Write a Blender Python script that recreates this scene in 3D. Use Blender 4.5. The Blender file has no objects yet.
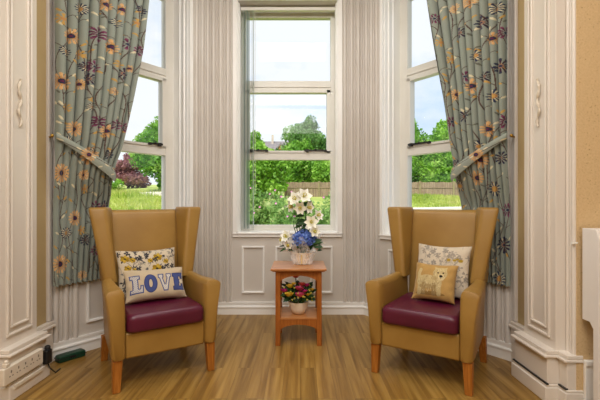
import bpy, bmesh, math, random
import numpy as np
from mathutils import Vector, Matrix

random.seed(7)
RNG = np.random.default_rng(11)
PI = math.pi
SC = bpy.context.scene
COL = SC.collection
CAMH = 1.13


def lin(r, g, b):
    f = lambda c: (c / 255 / 12.92) if c / 255 <= 0.04045 else ((c / 255 + 0.055) / 1.055) ** 2.4
    return (f(r), f(g), f(b), 1.0)


# ------------------------------------------------------------------ materials
class NT:
    def __init__(self, name):
        self.m = bpy.data.materials.new(name)
        self.m.use_nodes = True
        self.t = self.m.node_tree
        self.t.nodes.clear()
        self.out = self.t.nodes.new('ShaderNodeOutputMaterial')

    def n(self, typ, **kw):
        nd = self.t.nodes.new(typ)
        for k, v in kw.items():
            if k.startswith('i_'):
                nd.inputs[k[2:].replace('_', ' ')].default_value = v
            else:
                setattr(nd, k, v)
        return nd

    def l(self, a, b):
        self.t.links.new(a, b)


def ramp(nt, fac, stops):
    r = nt.n('ShaderNodeValToRGB')
    e = r.color_ramp.elements
    while len(e) < len(stops):
        e.new(0.5)
    for k, (p, c) in enumerate(stops):
        e[k].position = p
        e[k].color = c
    nt.l(fac, r.inputs['Fac'])
    return r.outputs['Color']


def pbr(name, c1, c2=None, scale=8.0, rough=0.5, bump=0.0, bscale=80.0, spec=0.5, stretch=(1, 1, 1), metal=0.0,
        coat=0.0, lo=0.3, hi=0.7, detail=4.0, sheen=0.0):
    nt = NT(name)
    b = nt.n('ShaderNodeBsdfPrincipled')
    b.inputs['Roughness'].default_value = rough
    b.inputs['Specular IOR Level'].default_value = spec
    b.inputs['Metallic'].default_value = metal
    b.inputs['Coat Weight'].default_value = coat
    b.inputs['Sheen Weight'].default_value = sheen
    tc = nt.n('ShaderNodeTexCoord')
    mp = nt.n('ShaderNodeMapping')
    mp.inputs['Scale'].default_value = stretch
    nt.l(tc.outputs['Object'], mp.inputs['Vector'])
    no = nt.n('ShaderNodeTexNoise')
    no.inputs['Scale'].default_value = scale
    no.inputs['Detail'].default_value = detail
    nt.l(mp.outputs['Vector'], no.inputs['Vector'])
    nt.l(ramp(nt, no.outputs['Fac'], [(lo, c1), (hi, c2 or c1)]), b.inputs['Base Color'])
    if bump:
        n2 = nt.n('ShaderNodeTexNoise')
        n2.inputs['Scale'].default_value = bscale
        n2.inputs['Detail'].default_value = 3
        nt.l(mp.outputs['Vector'], n2.inputs['Vector'])
        bp = nt.n('ShaderNodeBump')
        bp.inputs['Strength'].default_value = bump
        bp.inputs['Distance'].default_value = 0.01
        nt.l(n2.outputs['Fac'], bp.inputs['Height'])
        nt.l(bp.outputs['Normal'], b.inputs['Normal'])
    nt.l(b.outputs['BSDF'], nt.out.inputs['Surface'])
    return nt.m


def mat_attr(name, rough=0.85, bump=0.15, bscale=500.0, sheen=0.2, transl=0.0):
    """cloth whose printed pattern is computed per vertex, woven grain added by nodes"""
    nt = NT(name)
    b = nt.n('ShaderNodeBsdfPrincipled')
    b.inputs['Roughness'].default_value = rough
    b.inputs['Specular IOR Level'].default_value = 0.25
    b.inputs['Sheen Weight'].default_value = sheen
    at = nt.n('ShaderNodeAttribute')
    at.attribute_name = 'print'
    tc = nt.n('ShaderNodeTexCoord')
    no = nt.n('ShaderNodeTexNoise')
    no.inputs['Scale'].default_value = bscale
    nt.l(tc.outputs['Object'], no.inputs['Vector'])
    mx = nt.n('ShaderNodeMix')
    mx.data_type = 'RGBA'
    mx.blend_type = 'MULTIPLY'
    mx.inputs['Factor'].default_value = 0.35
    nt.l(at.outputs['Color'], mx.inputs['A'])
    nt.l(ramp(nt, no.outputs['Fac'], [(0.3, (0.6, 0.6, 0.6, 1)), (0.7, (1.1, 1.1, 1.1, 1))]), mx.inputs['B'])
    nt.l(mx.outputs['Result'], b.inputs['Base Color'])
    bp = nt.n('ShaderNodeBump')
    bp.inputs['Strength'].default_value = bump
    bp.inputs['Distance'].default_value = 0.004
    nt.l(no.outputs['Fac'], bp.inputs['Height'])
    nt.l(bp.outputs['Normal'], b.inputs['Normal'])
    nt.l(b.outputs['BSDF'], nt.out.inputs['Surface'])
    return nt.m


def mat_wood(name, dark, light, axis_scale=(14, 14, 1.2), rough=0.4):
    return pbr(name, dark, light, scale=6, stretch=axis_scale, rough=rough, bump=0.03, bscale=30, lo=0.35, hi=0.68, detail=6)


def mat_floor():
    nt = NT('oak_laminate')
    b = nt.n('ShaderNodeBsdfPrincipled')
    b.inputs['Specular IOR Level'].default_value = 0.4
    tc = nt.n('ShaderNodeTexCoord')
    mp = nt.n('ShaderNodeMapping')
    mp.inputs['Rotation'].default_value = (0, 0, PI / 2)
    nt.l(tc.outputs['Object'], mp.inputs['Vector'])
    br = nt.n('ShaderNodeTexBrick')
    br.offset = 0.37
    br.offset_frequency = 2
    br.inputs['Scale'].default_value = 1.0
    br.inputs['Brick Width'].default_value = 1.15
    br.inputs['Row Height'].default_value = 0.105
    br.inputs['Mortar Size'].default_value = 0.0008
    br.inputs['Mortar Smooth'].default_value = 0.4
    br.inputs['Color1'].default_value = (0.0, 0.0, 0.0, 1)
    br.inputs['Color2'].default_value = (1, 1, 1, 1)
    br.inputs['Mortar'].default_value = (0.3, 0.3, 0.3, 1)
    nt.l(mp.outputs['Vector'], br.inputs['Vector'])
    # per-plank shift of the grain
    sep = nt.n('ShaderNodeSeparateColor')
    nt.l(br.outputs['Color'], sep.inputs['Color'])
    mul = nt.n('ShaderNodeMath', operation='MULTIPLY')
    mul.inputs[1].default_value = 7.0
    nt.l(sep.outputs['Red'], mul.inputs[0])
    comb = nt.n('ShaderNodeCombineXYZ')
    nt.l(mul.outputs[0], comb.inputs['X'])
    nt.l(mul.outputs[0], comb.inputs['Y'])
    add = nt.n('ShaderNodeVectorMath', operation='ADD')
    nt.l(tc.outputs['Object'], add.inputs[0])
    nt.l(comb.outputs['Vector'], add.inputs[1])
    m2 = nt.n('ShaderNodeMapping')
    m2.inputs['Scale'].default_value = (17, 0.75, 1)
    nt.l(add.outputs['Vector'], m2.inputs['Vector'])
    g = nt.n('ShaderNodeTexNoise')
    g.inputs['Scale'].default_value = 1.4
    g.inputs['Detail'].default_value = 7
    g.inputs['Distortion'].default_value = 0.6
    nt.l(m2.outputs['Vector'], g.inputs['Vector'])
    col = ramp(nt, g.outputs['Fac'], [(0.25, lin(112, 80, 34)), (0.45, lin(144, 108, 50)), (0.6, lin(164, 128, 64)), (0.8, lin(184, 148, 82))])
    tint = ramp(nt, sep.outputs['Red'], [(0, (0.84, 0.83, 0.80, 1)), (1, (1.08, 1.08, 1.08, 1))])
    mx = nt.n('ShaderNodeMix')
    mx.data_type = 'RGBA'
    mx.blend_type = 'MULTIPLY'
    mx.inputs['Factor'].default_value = 1.0
    nt.l(col, mx.inputs['A'])
    nt.l(tint, mx.inputs['B'])
    mx2 = nt.n('ShaderNodeMix')
    mx2.data_type = 'RGBA'
    mx2.blend_type = 'MULTIPLY'
    nt.l(br.outputs['Fac'], mx2.inputs['Factor'])
    nt.l(mx.outputs['Result'], mx2.inputs['A'])
    mx2.inputs['B'].default_value = (0.45, 0.42, 0.4, 1)
    nt.l(mx2.outputs['Result'], b.inputs['Base Color'])
    nt.l(ramp(nt, g.outputs['Fac'], [(0.3, (0.42,) * 3 + (1,)), (0.7, (0.30,) * 3 + (1,))]), b.inputs['Roughness'])
    bp = nt.n('ShaderNodeBump')
    bp.inputs['Strength'].default_value = 0.05
    bp.inputs['Distance'].default_value = 0.002
    nt.l(g.outputs['Fac'], bp.inputs['Height'])
    nt.l(bp.outputs['Normal'], b.inputs['Normal'])
    nt.l(b.outputs['BSDF'], nt.out.inputs['Surface'])
    return nt.m


def mat_glass(name='window_glass', tint=(0.97, 0.985, 0.98, 1), gloss=0.06, rough=0.0):
    nt = NT(name)
    t = nt.n('ShaderNodeBsdfTransparent')
    t.inputs['Color'].default_value = tint
    g = nt.n('ShaderNodeBsdfGlossy')
    g.inputs['Roughness'].default_value = rough
    fr = nt.n('ShaderNodeFresnel')
    fr.inputs['IOR'].default_value = 1.0 + gloss * 6
    mx = nt.n('ShaderNodeMixShader')
    nt.l(fr.outputs['Fac'], mx.inputs['Fac'])
    nt.l(t.outputs['BSDF'], mx.inputs[1])
    nt.l(g.outputs['BSDF'], mx.inputs[2])
    nt.l(mx.outputs['Shader'], nt.out.inputs['Surface'])
    return nt.m


def mat_film(name, col, alpha, rough=0.15):
    nt = NT(name)
    t = nt.n('ShaderNodeBsdfTransparent')
    b = nt.n('ShaderNodeBsdfPrincipled')
    b.inputs['Base Color'].default_value = col
    b.inputs['Roughness'].default_value = rough
    mx = nt.n('ShaderNodeMixShader')
    tc = nt.n('ShaderNodeTexCoord')
    no = nt.n('ShaderNodeTexNoise')
    no.inputs['Scale'].default_value = 25
    nt.l(tc.outputs['Object'], no.inputs['Vector'])
    nt.l(ramp(nt, no.outputs['Fac'], [(0.35, (alpha * 0.5,) * 3 + (1,)), (0.7, (min(1, alpha * 1.5),) * 3 + (1,))]), mx.inputs['Fac'])
    nt.l(t.outputs['BSDF'], mx.inputs[1])
    nt.l(b.outputs['BSDF'], mx.inputs[2])
    nt.l(mx.outputs['Shader'], nt.out.inputs['Surface'])
    return nt.m


def mat_leaf(name, c1, c2, c3=None, scale=1.2, transl=0.35):
    nt = NT(name)
    tc = nt.n('ShaderNodeTexCoord')
    no = nt.n('ShaderNodeTexNoise')
    no.inputs['Scale'].default_value = scale
    no.inputs['Detail'].default_value = 6
    nt.l(tc.outputs['Object'], no.inputs['Vector'])
    st = [(0.3, c1), (0.55, c2)] + ([(0.72, c3)] if c3 else [])
    col = ramp(nt, no.outputs['Fac'], st)
    d = nt.n('ShaderNodeBsdfPrincipled')
    d.inputs['Roughness'].default_value = 0.5
    d.inputs['Specular IOR Level'].default_value = 0.3
    nt.l(col, d.inputs['Base Color'])
    tr = nt.n('ShaderNodeBsdfTranslucent')
    nt.l(col, tr.inputs['Color'])
    mx = nt.n('ShaderNodeMixShader')
    mx.inputs['Fac'].default_value = transl
    nt.l(d.outputs['BSDF'], mx.inputs[1])
    nt.l(tr.outputs['BSDF'], mx.inputs[2])
    nt.l(mx.outputs['Shader'], nt.out.inputs['Surface'])
    return nt.m


def mat_wallpaper():
    nt = NT('tan_woodchip_wallpaper')
    b = nt.n('ShaderNodeBsdfPrincipled')
    b.inputs['Roughness'].default_value = 0.75
    tc = nt.n('ShaderNodeTexCoord')
    v = nt.n('ShaderNodeTexNoise')
    v.inputs['Scale'].default_value = 95
    v.inputs['Detail'].default_value = 5
    nt.l(tc.outputs['Object'], v.inputs['Vector'])
    nt.l(ramp(nt, v.outputs['Fac'], [(0.27, lin(150, 114, 68)), (0.35, lin(210, 180, 134)), (0.7, lin(220, 191, 146))]), b.inputs['Base Color'])
    bp = nt.n('ShaderNodeBump')
    bp.inputs['Strength'].default_value = 0.6
    bp.inputs['Distance'].default_value = 0.006
    nt.l(v.outputs['Fac'], bp.inputs['Height'])
    nt.l(bp.outputs['Normal'], b.inputs['Normal'])
    nt.l(b.outputs['BSDF'], nt.out.inputs['Surface'])
    return nt.m


M = {}
M['paint'] = pbr('cream_gloss_paint', lin(207, 199, 190), lin(214, 207, 199), scale=2.5, rough=0.3, bump=0.03, bscale=12)
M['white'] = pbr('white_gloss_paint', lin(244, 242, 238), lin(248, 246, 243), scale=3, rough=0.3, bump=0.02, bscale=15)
M['pilaster'] = pbr('pilaster_paint', lin(222, 212, 200), lin(232, 224, 214), scale=2, rough=0.3, bump=0.05, bscale=9, stretch=(1, 1, 0.3))
M['upvc'] = pbr('window_frame_paint', lin(222, 218, 208), lin(230, 227, 219), scale=3, rough=0.35)
M['tan'] = mat_wallpaper()
M['strip'] = pbr('shaded_tan_wall', lin(184, 160, 114), lin(194, 170, 124), scale=4, rough=0.6, bump=0.05, bscale=60)  # darker, smoother tan for the wall returns, their shade put into the colour
M['ceil'] = pbr('ceiling_paint', lin(238, 234, 226), lin(244, 240, 234), scale=2, rough=0.8)
M['roomwall'] = pbr('room_wall_paint', lin(222, 200, 160), lin(228, 208, 170), scale=2, rough=0.8)
M['floor'] = mat_floor()
M['glass'] = mat_glass()
M['leather'] = pbr('tan_leather', lin(150, 113, 52), lin(163, 126, 62), scale=5, rough=0.42, bump=0.12, bscale=260, spec=0.45)
M['burgundy'] = pbr('burgundy_vinyl', lin(78, 12, 40), lin(90, 18, 48), scale=4, rough=0.36, bump=0.06, bscale=200, spec=0.5)
M['legwood'] = mat_wood('orange_beech', lin(152, 90, 28), lin(184, 118, 48))
M['tablewood'] = mat_wood('cherry_wood', lin(150, 82, 26), lin(178, 106, 42))
M['tabletop'] = mat_wood('cherry_wood_top', lin(178, 112, 58), lin(204, 144, 92), axis_scale=(1.5, 14, 14), rough=0.3)
M['cloth'] = mat_attr('printed_curtain_cloth')
M['cushion'] = mat_attr('printed_cushion_linen', bscale=300)
M['tieband'] = pbr('sage_tieback_cloth', lin(148, 150, 132), lin(160, 162, 144), scale=30, rough=0.85, bump=0.1, bscale=400)
M['brass'] = pbr('brass', lin(150, 110, 40), lin(190, 150, 70), scale=20, rough=0.35, metal=0.9)
M['black'] = pbr('black_plastic', lin(18, 18, 20), lin(26, 26, 28), scale=20, rough=0.4)
M['blackmetal'] = pbr('black_metal', lin(28, 26, 24), lin(50, 46, 42), scale=20, rough=0.45, metal=0.4)
M['green_plastic'] = pbr('dark_green_plastic', lin(8, 52, 36), lin(12, 64, 44), scale=10, rough=0.4)
M['socket_white'] = pbr('white_plastic', lin(226, 216, 200), lin(234, 225, 210), scale=10, rough=0.4)
M['socket_dark'] = pbr('socket_slot', lin(130, 120, 108), lin(140, 130, 118), scale=10, rough=0.6)
M['pot'] = pbr('cream_glazed_ceramic', lin(232, 222, 204), lin(244, 236, 222), scale=18, rough=0.25, coat=0.3)
M['film'] = mat_film('clear_cellophane', (0.95, 0.95, 0.95, 1), 0.42)
M['blue'] = pbr('blue_petals', lin(44, 66, 156), lin(120, 156, 226), scale=60, rough=0.6, lo=0.35, hi=0.65)
M['lily'] = pbr('cream_petals', lin(240, 238, 214), lin(253, 252, 247), scale=30, rough=0.55)
M['stamen'] = pbr('yellow_green_stamens', lin(190, 180, 60), lin(214, 200, 80), scale=30, rough=0.6)
M['pinkrose'] = pbr('pink_petals', lin(214, 60, 110), lin(236, 110, 150), scale=40, rough=0.55)
M['coralrose'] = pbr('coral_petals', lin(206, 66, 66), lin(232, 112, 96), scale=40, rough=0.55)
M['magenta'] = pbr('magenta_petals', lin(196, 40, 130), lin(226, 70, 160), scale=40, rough=0.55)
M['yellow'] = pbr('yellow_petals', lin(228, 186, 40), lin(246, 214, 80), scale=40, rough=0.55)
M['leaf_in'] = mat_leaf('florist_leaf', lin(24, 48, 24), lin(52, 88, 44), lin(88, 120, 60), scale=30, transl=0.15)
M['stem'] = pbr('green_stem', lin(52, 84, 40), lin(74, 104, 52), scale=20, rough=0.6)
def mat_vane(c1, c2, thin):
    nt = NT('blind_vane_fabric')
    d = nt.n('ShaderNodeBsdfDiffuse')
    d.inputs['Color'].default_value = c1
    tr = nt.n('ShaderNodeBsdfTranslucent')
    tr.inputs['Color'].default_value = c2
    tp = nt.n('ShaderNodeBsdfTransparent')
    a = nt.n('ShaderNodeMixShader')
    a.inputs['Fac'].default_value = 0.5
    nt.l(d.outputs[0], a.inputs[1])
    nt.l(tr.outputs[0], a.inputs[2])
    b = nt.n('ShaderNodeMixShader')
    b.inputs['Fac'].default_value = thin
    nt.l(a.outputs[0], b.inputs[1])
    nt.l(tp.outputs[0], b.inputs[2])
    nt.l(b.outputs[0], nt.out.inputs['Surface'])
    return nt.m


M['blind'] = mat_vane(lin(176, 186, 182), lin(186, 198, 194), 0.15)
M['blind_lit'] = mat_vane(lin(236, 238, 236), lin(234, 240, 238), 0.3)  # paler copy of the vane fabric, bright light stripes put into the colour
M['rail'] = pbr('white_rail', lin(226, 222, 212), lin(232, 228, 220), scale=5, rough=0.4)
M['radiator'] = pbr('radiator_cover_paint', lin(232, 226, 220), lin(238, 233, 228), scale=2, rough=0.35, bump=0.02, bscale=10)
M['bark'] = pbr('bark', lin(60, 48, 38), lin(96, 80, 64), scale=6, rough=0.9, bump=0.4, bscale=20)
M['lawn'] = pbr('meadow_grass', lin(134, 160, 60), lin(186, 190, 104), scale=0.8, rough=0.9, bump=0.3, bscale=12, detail=8, stretch=(1, 1.5, 1))
M['blades'] = mat_leaf('grass_blades', lin(140, 168, 56), lin(182, 196, 92), lin(216, 204, 140), scale=0.35, transl=0.4)
M['path'] = pbr('garden_path', lin(206, 196, 182), lin(222, 212, 198), scale=3, rough=0.9, bump=0.1, bscale=30)
M['fence'] = pbr('weathered_fence_boards', lin(120, 100, 80), lin(170, 148, 122), scale=3, stretch=(7, 7, 0.5), rough=0.9, bump=0.2, bscale=18)
M['fencepost'] = pbr('fence_post_wood', lin(124, 112, 80), lin(160, 146, 108), scale=4, stretch=(6, 6, 0.6), rough=0.9)
M['brick'] = pbr('orange_brick', lin(190, 110, 70), lin(220, 146, 100), scale=4, rough=0.9)
M['roof'] = pbr('grey_slate_roof', lin(112, 106, 108), lin(146, 138, 138), scale=2.5, rough=0.8, stretch=(1, 1, 4))
M['render'] = pbr('house_render', lin(196, 180, 164), lin(210, 196, 180), scale=1, rough=0.9)
M['leafA'] = mat_leaf('leaf_mid_green', lin(62, 116, 30), lin(122, 176, 60), lin(190, 218, 116), scale=0.9)
M['leafB'] = mat_leaf('leaf_bright_green', lin(80, 134, 36), lin(150, 198, 74), lin(208, 228, 136), scale=0.9)
M['leafC'] = mat_leaf('leaf_grey_green', lin(62, 104, 48), lin(112, 156, 80), lin(172, 202, 130), scale=0.7)
M['leafD'] = mat_leaf('leaf_copper', lin(118, 76, 86), lin(172, 122, 126), lin(204, 164, 154), scale=0.9)
M['leafS'] = mat_leaf('leaf_shrub', lin(84, 134, 60), lin(150, 186, 104), lin(206, 208, 150), scale=5)
M['pinkbloom'] = pbr('pink_garden_bloom', lin(226, 120, 200), lin(246, 176, 224), scale=20, rough=0.7)


# ------------------------------------------------------------------ mesh helpers
class MB:
    """collects verts / faces and builds them as ONE mesh object"""

    def __init__(self, xf=None):
        self.v, self.f = [], []
        self.xf = xf

    def add(self, vs, fs):
        b = len(self.v)
        if self.xf:
            vs = [self.xf(*p) for p in vs]
        self.v += [tuple(p) for p in vs]
        self.f += [tuple(i + b for i in f) for f in fs]

    def box(self, x0, x1, y0, y1, z0, z1):
        self.add([(x0, y0, z0), (x1, y0, z0), (x1, y1, z0), (x0, y1, z0), (x0, y0, z1), (x1, y0, z1), (x1, y1, z1), (x0, y1, z1)],
                 [(0, 3, 2, 1), (4, 5, 6, 7), (0, 1, 5, 4), (1, 2, 6, 5), (2, 3, 7, 6), (3, 0, 4, 7)])

    def prism(self, poly, z0, z1):
        n = len(poly)
        self.add([(x, y, z0) for x, y in poly] + [(x, y, z1) for x, y in poly],
                 [tuple(range(n))[::-1], tuple(range(n, 2 * n))] + [(i, (i + 1) % n, n + (i + 1) % n, n + i) for i in range(n)])

    def loft(self, secs, cap=True):
        n = len(secs[0])
        vs = [p for s in secs for p in s]
        fs = []
        for k in range(len(secs) - 1):
            for i in range(n):
                fs.append((k * n + i, k * n + (i + 1) % n, (k + 1) * n + (i + 1) % n, (k + 1) * n + i))
        if cap:
            fs.append(tuple(range(n))[::-1])
            fs.append(tuple(range((len(secs) - 1) * n, len(secs) * n)))
        self.add(vs, fs)

    def tube(self, pts, r, seg=8):
        pts = [Vector(p) for p in pts]
        rr = r if isinstance(r, (list, tuple)) else [r] * len(pts)
        secs = []
        up = Vector((0.13, 0.31, 0.94)).normalized()
        for k, p in enumerate(pts):
            t = (pts[min(k + 1, len(pts) - 1)] - pts[max(k - 1, 0)]).normalized()
            a = t.cross(up)
            if a.length < 1e-3:
                a = t.cross(Vector((1, 0, 0)))
            a.normalize()
            b = t.cross(a)
            secs.append([tuple(p + (a * math.cos(2 * PI * i / seg) + b * math.sin(2 * PI * i / seg)) * rr[k]) for i in range(seg)])
        self.loft(secs)

    def lathe(self, prof, c=(0, 0, 0), seg=24, cap=True):
        self.loft([[(c[0] + r * math.cos(2 * PI * i / seg), c[1] + r * math.sin(2 * PI * i / seg), c[2] + z) for i in range(seg)] for r, z in prof], cap)

    def ball(self, c, r, seg=10, rings=6):
        r = r if isinstance(r, (list, tuple)) else (r, r, r)
        self.loft([[(c[0] + r[0] * math.sin(PI * k / rings) * math.cos(2 * PI * i / seg),
                     c[1] + r[1] * math.sin(PI * k / rings) * math.sin(2 * PI * i / seg),
                     c[2] - r[2] * math.cos(PI * k / rings)) for i in range(seg)] for k in [0.08] + list(range(1, rings)) + [rings - 0.08]])

    def build(self, name, mat, parent=None, smooth=False, bevel=0, bseg=2, loc=None, rotz=0, recalc=True):
        me = bpy.data.meshes.new(name)
        me.from_pydata(self.v, [], self.f)
        if recalc:
            bm = bmesh.new()
            bm.from_mesh(me)
            bmesh.ops.recalc_face_normals(bm, faces=bm.faces)
            bm.to_mesh(me)
            bm.free()
        me.materials.append(mat)
        if smooth:
            me.polygons.foreach_set('use_smooth', [True] * len(me.polygons))
            try:
                me.set_sharp_from_angle(angle=math.radians(50))
            except Exception:
                pass
        o = bpy.data.objects.new(name, me)
        COL.objects.link(o)
        if parent:
            o.parent = parent
        if loc:
            o.location = loc
        o.rotation_euler.z = rotz
        if bevel:
            md = o.modifiers.new('bevel', 'BEVEL')
            md.width = bevel
            md.segments = bseg
            md.limit_method = 'ANGLE'
        return o


def tag(o, label=None, cat=None, group=None, kind=None):
    for k, v in (('label', label), ('category', cat), ('group', group), ('kind', kind)):
        if v:
            o[k] = v
    return o


def empty(name, loc=(0, 0, 0), rz=0, label=None, cat=None, group=None, kind=None):
    o = bpy.data.objects.new(name, None)
    COL.objects.link(o)
    o.location = loc
    o.rotation_euler.z = rz
    o.empty_display_size = 0.1
    return tag(o, label, cat, group, kind)


def children(o):
    return [c for c in bpy.data.objects if c.parent == o]


def copy_tree(o, parent=None):
    kids = children(o)
    c = o.copy()
    COL.objects.link(c)
    if parent:
        c.parent = parent
    for ch in kids:
        copy_tree(ch, c)
    return c


def round_poly(pts, r, seg=4):
    n = len(pts)
    out = []
    for i in range(n):
        p = Vector(pts[i])
        a = (Vector(pts[i - 1]) - p)
        b = (Vector(pts[(i + 1) % n]) - p)
        q = min(r, a.length * 0.45, b.length * 0.45)
        p0 = p + a.normalized() * q
        p1 = p + b.normalized() * q
        for k in range(seg + 1):
            t = k / seg
            out.append(tuple(p0 * (1 - t) ** 2 + p * 2 * t * (1 - t) + p1 * t ** 2))
    return out


def inset(poly, d):
    cx = sum(p[0] for p in poly) / len(poly)
    cy = sum(p[1] for p in poly) / len(poly)
    out = []
    for x, y in poly:
        l = math.hypot(x - cx, y - cy)
        f = max(0.05, (l - d) / l)
        out.append((cx + (x - cx) * f, cy + (y - cy) * f))
    return out


def soft_levels(mb, polyfn, z0, z1, r, mid=6, place=lambda x, y, z: (x, y, z), rb=None, pr=0.02):
    """loft of rounded plan polygons from z0 to z1 with softened ends"""
    rb = r if rb is None else rb
    lv = []
    for k in range(5):
        a = k / 4 * PI / 2
        lv.append((z0 + rb * (1 - math.sin(a)) if rb else z0, rb * (1 - math.cos(PI / 2 - a)) if rb else 0))
    lv = [(z0 + rb * (1 - math.cos(k / 4 * PI / 2)), rb * (1 - math.sin(k / 4 * PI / 2))) for k in range(5)] if rb else [(z0, 0)]
    for k in range(1, mid):
        lv.append((z0 + rb + (z1 - r - z0 - rb) * k / mid, 0))
    lv += [(z1 - r + r * math.sin(k / 4 * PI / 2), r * (1 - math.cos(k / 4 * PI / 2))) for k in range(5)]
    secs = []
    for z, ins in lv:
        t = (z - z0) / (z1 - z0)
        pl = round_poly(polyfn(t), pr)
        if ins:
            pl = inset(pl, ins)
        secs.append([place(x, y, z) for x, y in pl])
    mb.loft(secs)


# ------------------------------------------------------------------ the room shell
TH = 0.30
ZT = 3.45
CORNL, CORNR = (-0.908, 4.036), (0.646, 4.036)
CA, SA = math.cos(math.radians(54)), math.sin(math.radians(54))


def frame_xf(P0, d, o):
    return lambda a, dd, z: (P0[0] + d[0] * a + o[0] * dd, P0[1] + d[1] * a + o[1] * dd, z)


FAC = {
    'back': (frame_xf(CORNL, (1, 0), (0, 1)), 1.554, 0.277, 1.287, 0.055, True),
    'left': (frame_xf(CORNL, (-CA, -SA), (-SA, CA)), 1.497, 0.273, 1.232, 0.095, False),
    'right': (frame_xf(CORNR, (CA, -SA), (SA, CA)), 1.497, 0.273, 1.232, 0.095, False),
}
OZ0, OZ1 = 0.822, 3.16
SK = 0.153   # outward overrun of a pier at a 54 degree corner


def flutes(mb, a0, a1, z0, z1, pitch=0.066):
    """reeded boarding: a broad half-round, a deep groove and a narrow bead, repeated"""
    n = max(2, round((a1 - a0) / pitch))
    p = (a1 - a0) / n
    for i in range(n):
        for c, w, h in ((a0 + (i + 0.33) * p, p * 0.27, 0.022), (a0 + (i + 0.82) * p, p * 0.11, 0.014)):
            prof = [(c - w, 0.003)] + [(c - w * math.cos(PI * k / 8), -h * math.sin(PI * k / 8) ** 0.8) for k in range(9)] + [(c + w, 0.003)]
            mb.prism(prof, z0, z1)


def panel_frame(mb, a0, a1, z0, z1, w=0.016, h=0.02, d0=0.0, gap=0.0):
    def ring(a0, a1, z0, z1, w, h):
        for (x0, x1, y0, y1) in ((a0, a1, z0, z0 + w), (a0, a1, z1 - w, z1), (a0, a0 + w, z0 + w, z1 - w), (a1 - w, a1, z0 + w, z1 - w)):
            mb.box(x0, x1, d0 - h, d0 + 0.002, y0, y1)
    ring(a0, a1, z0, z1, w, h)
    ring(a0 + w * 0.9, a1 - w * 0.9, z0 + w * 0.9, z1 - w * 0.9, w * 0.35, h * 0.5)


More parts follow.
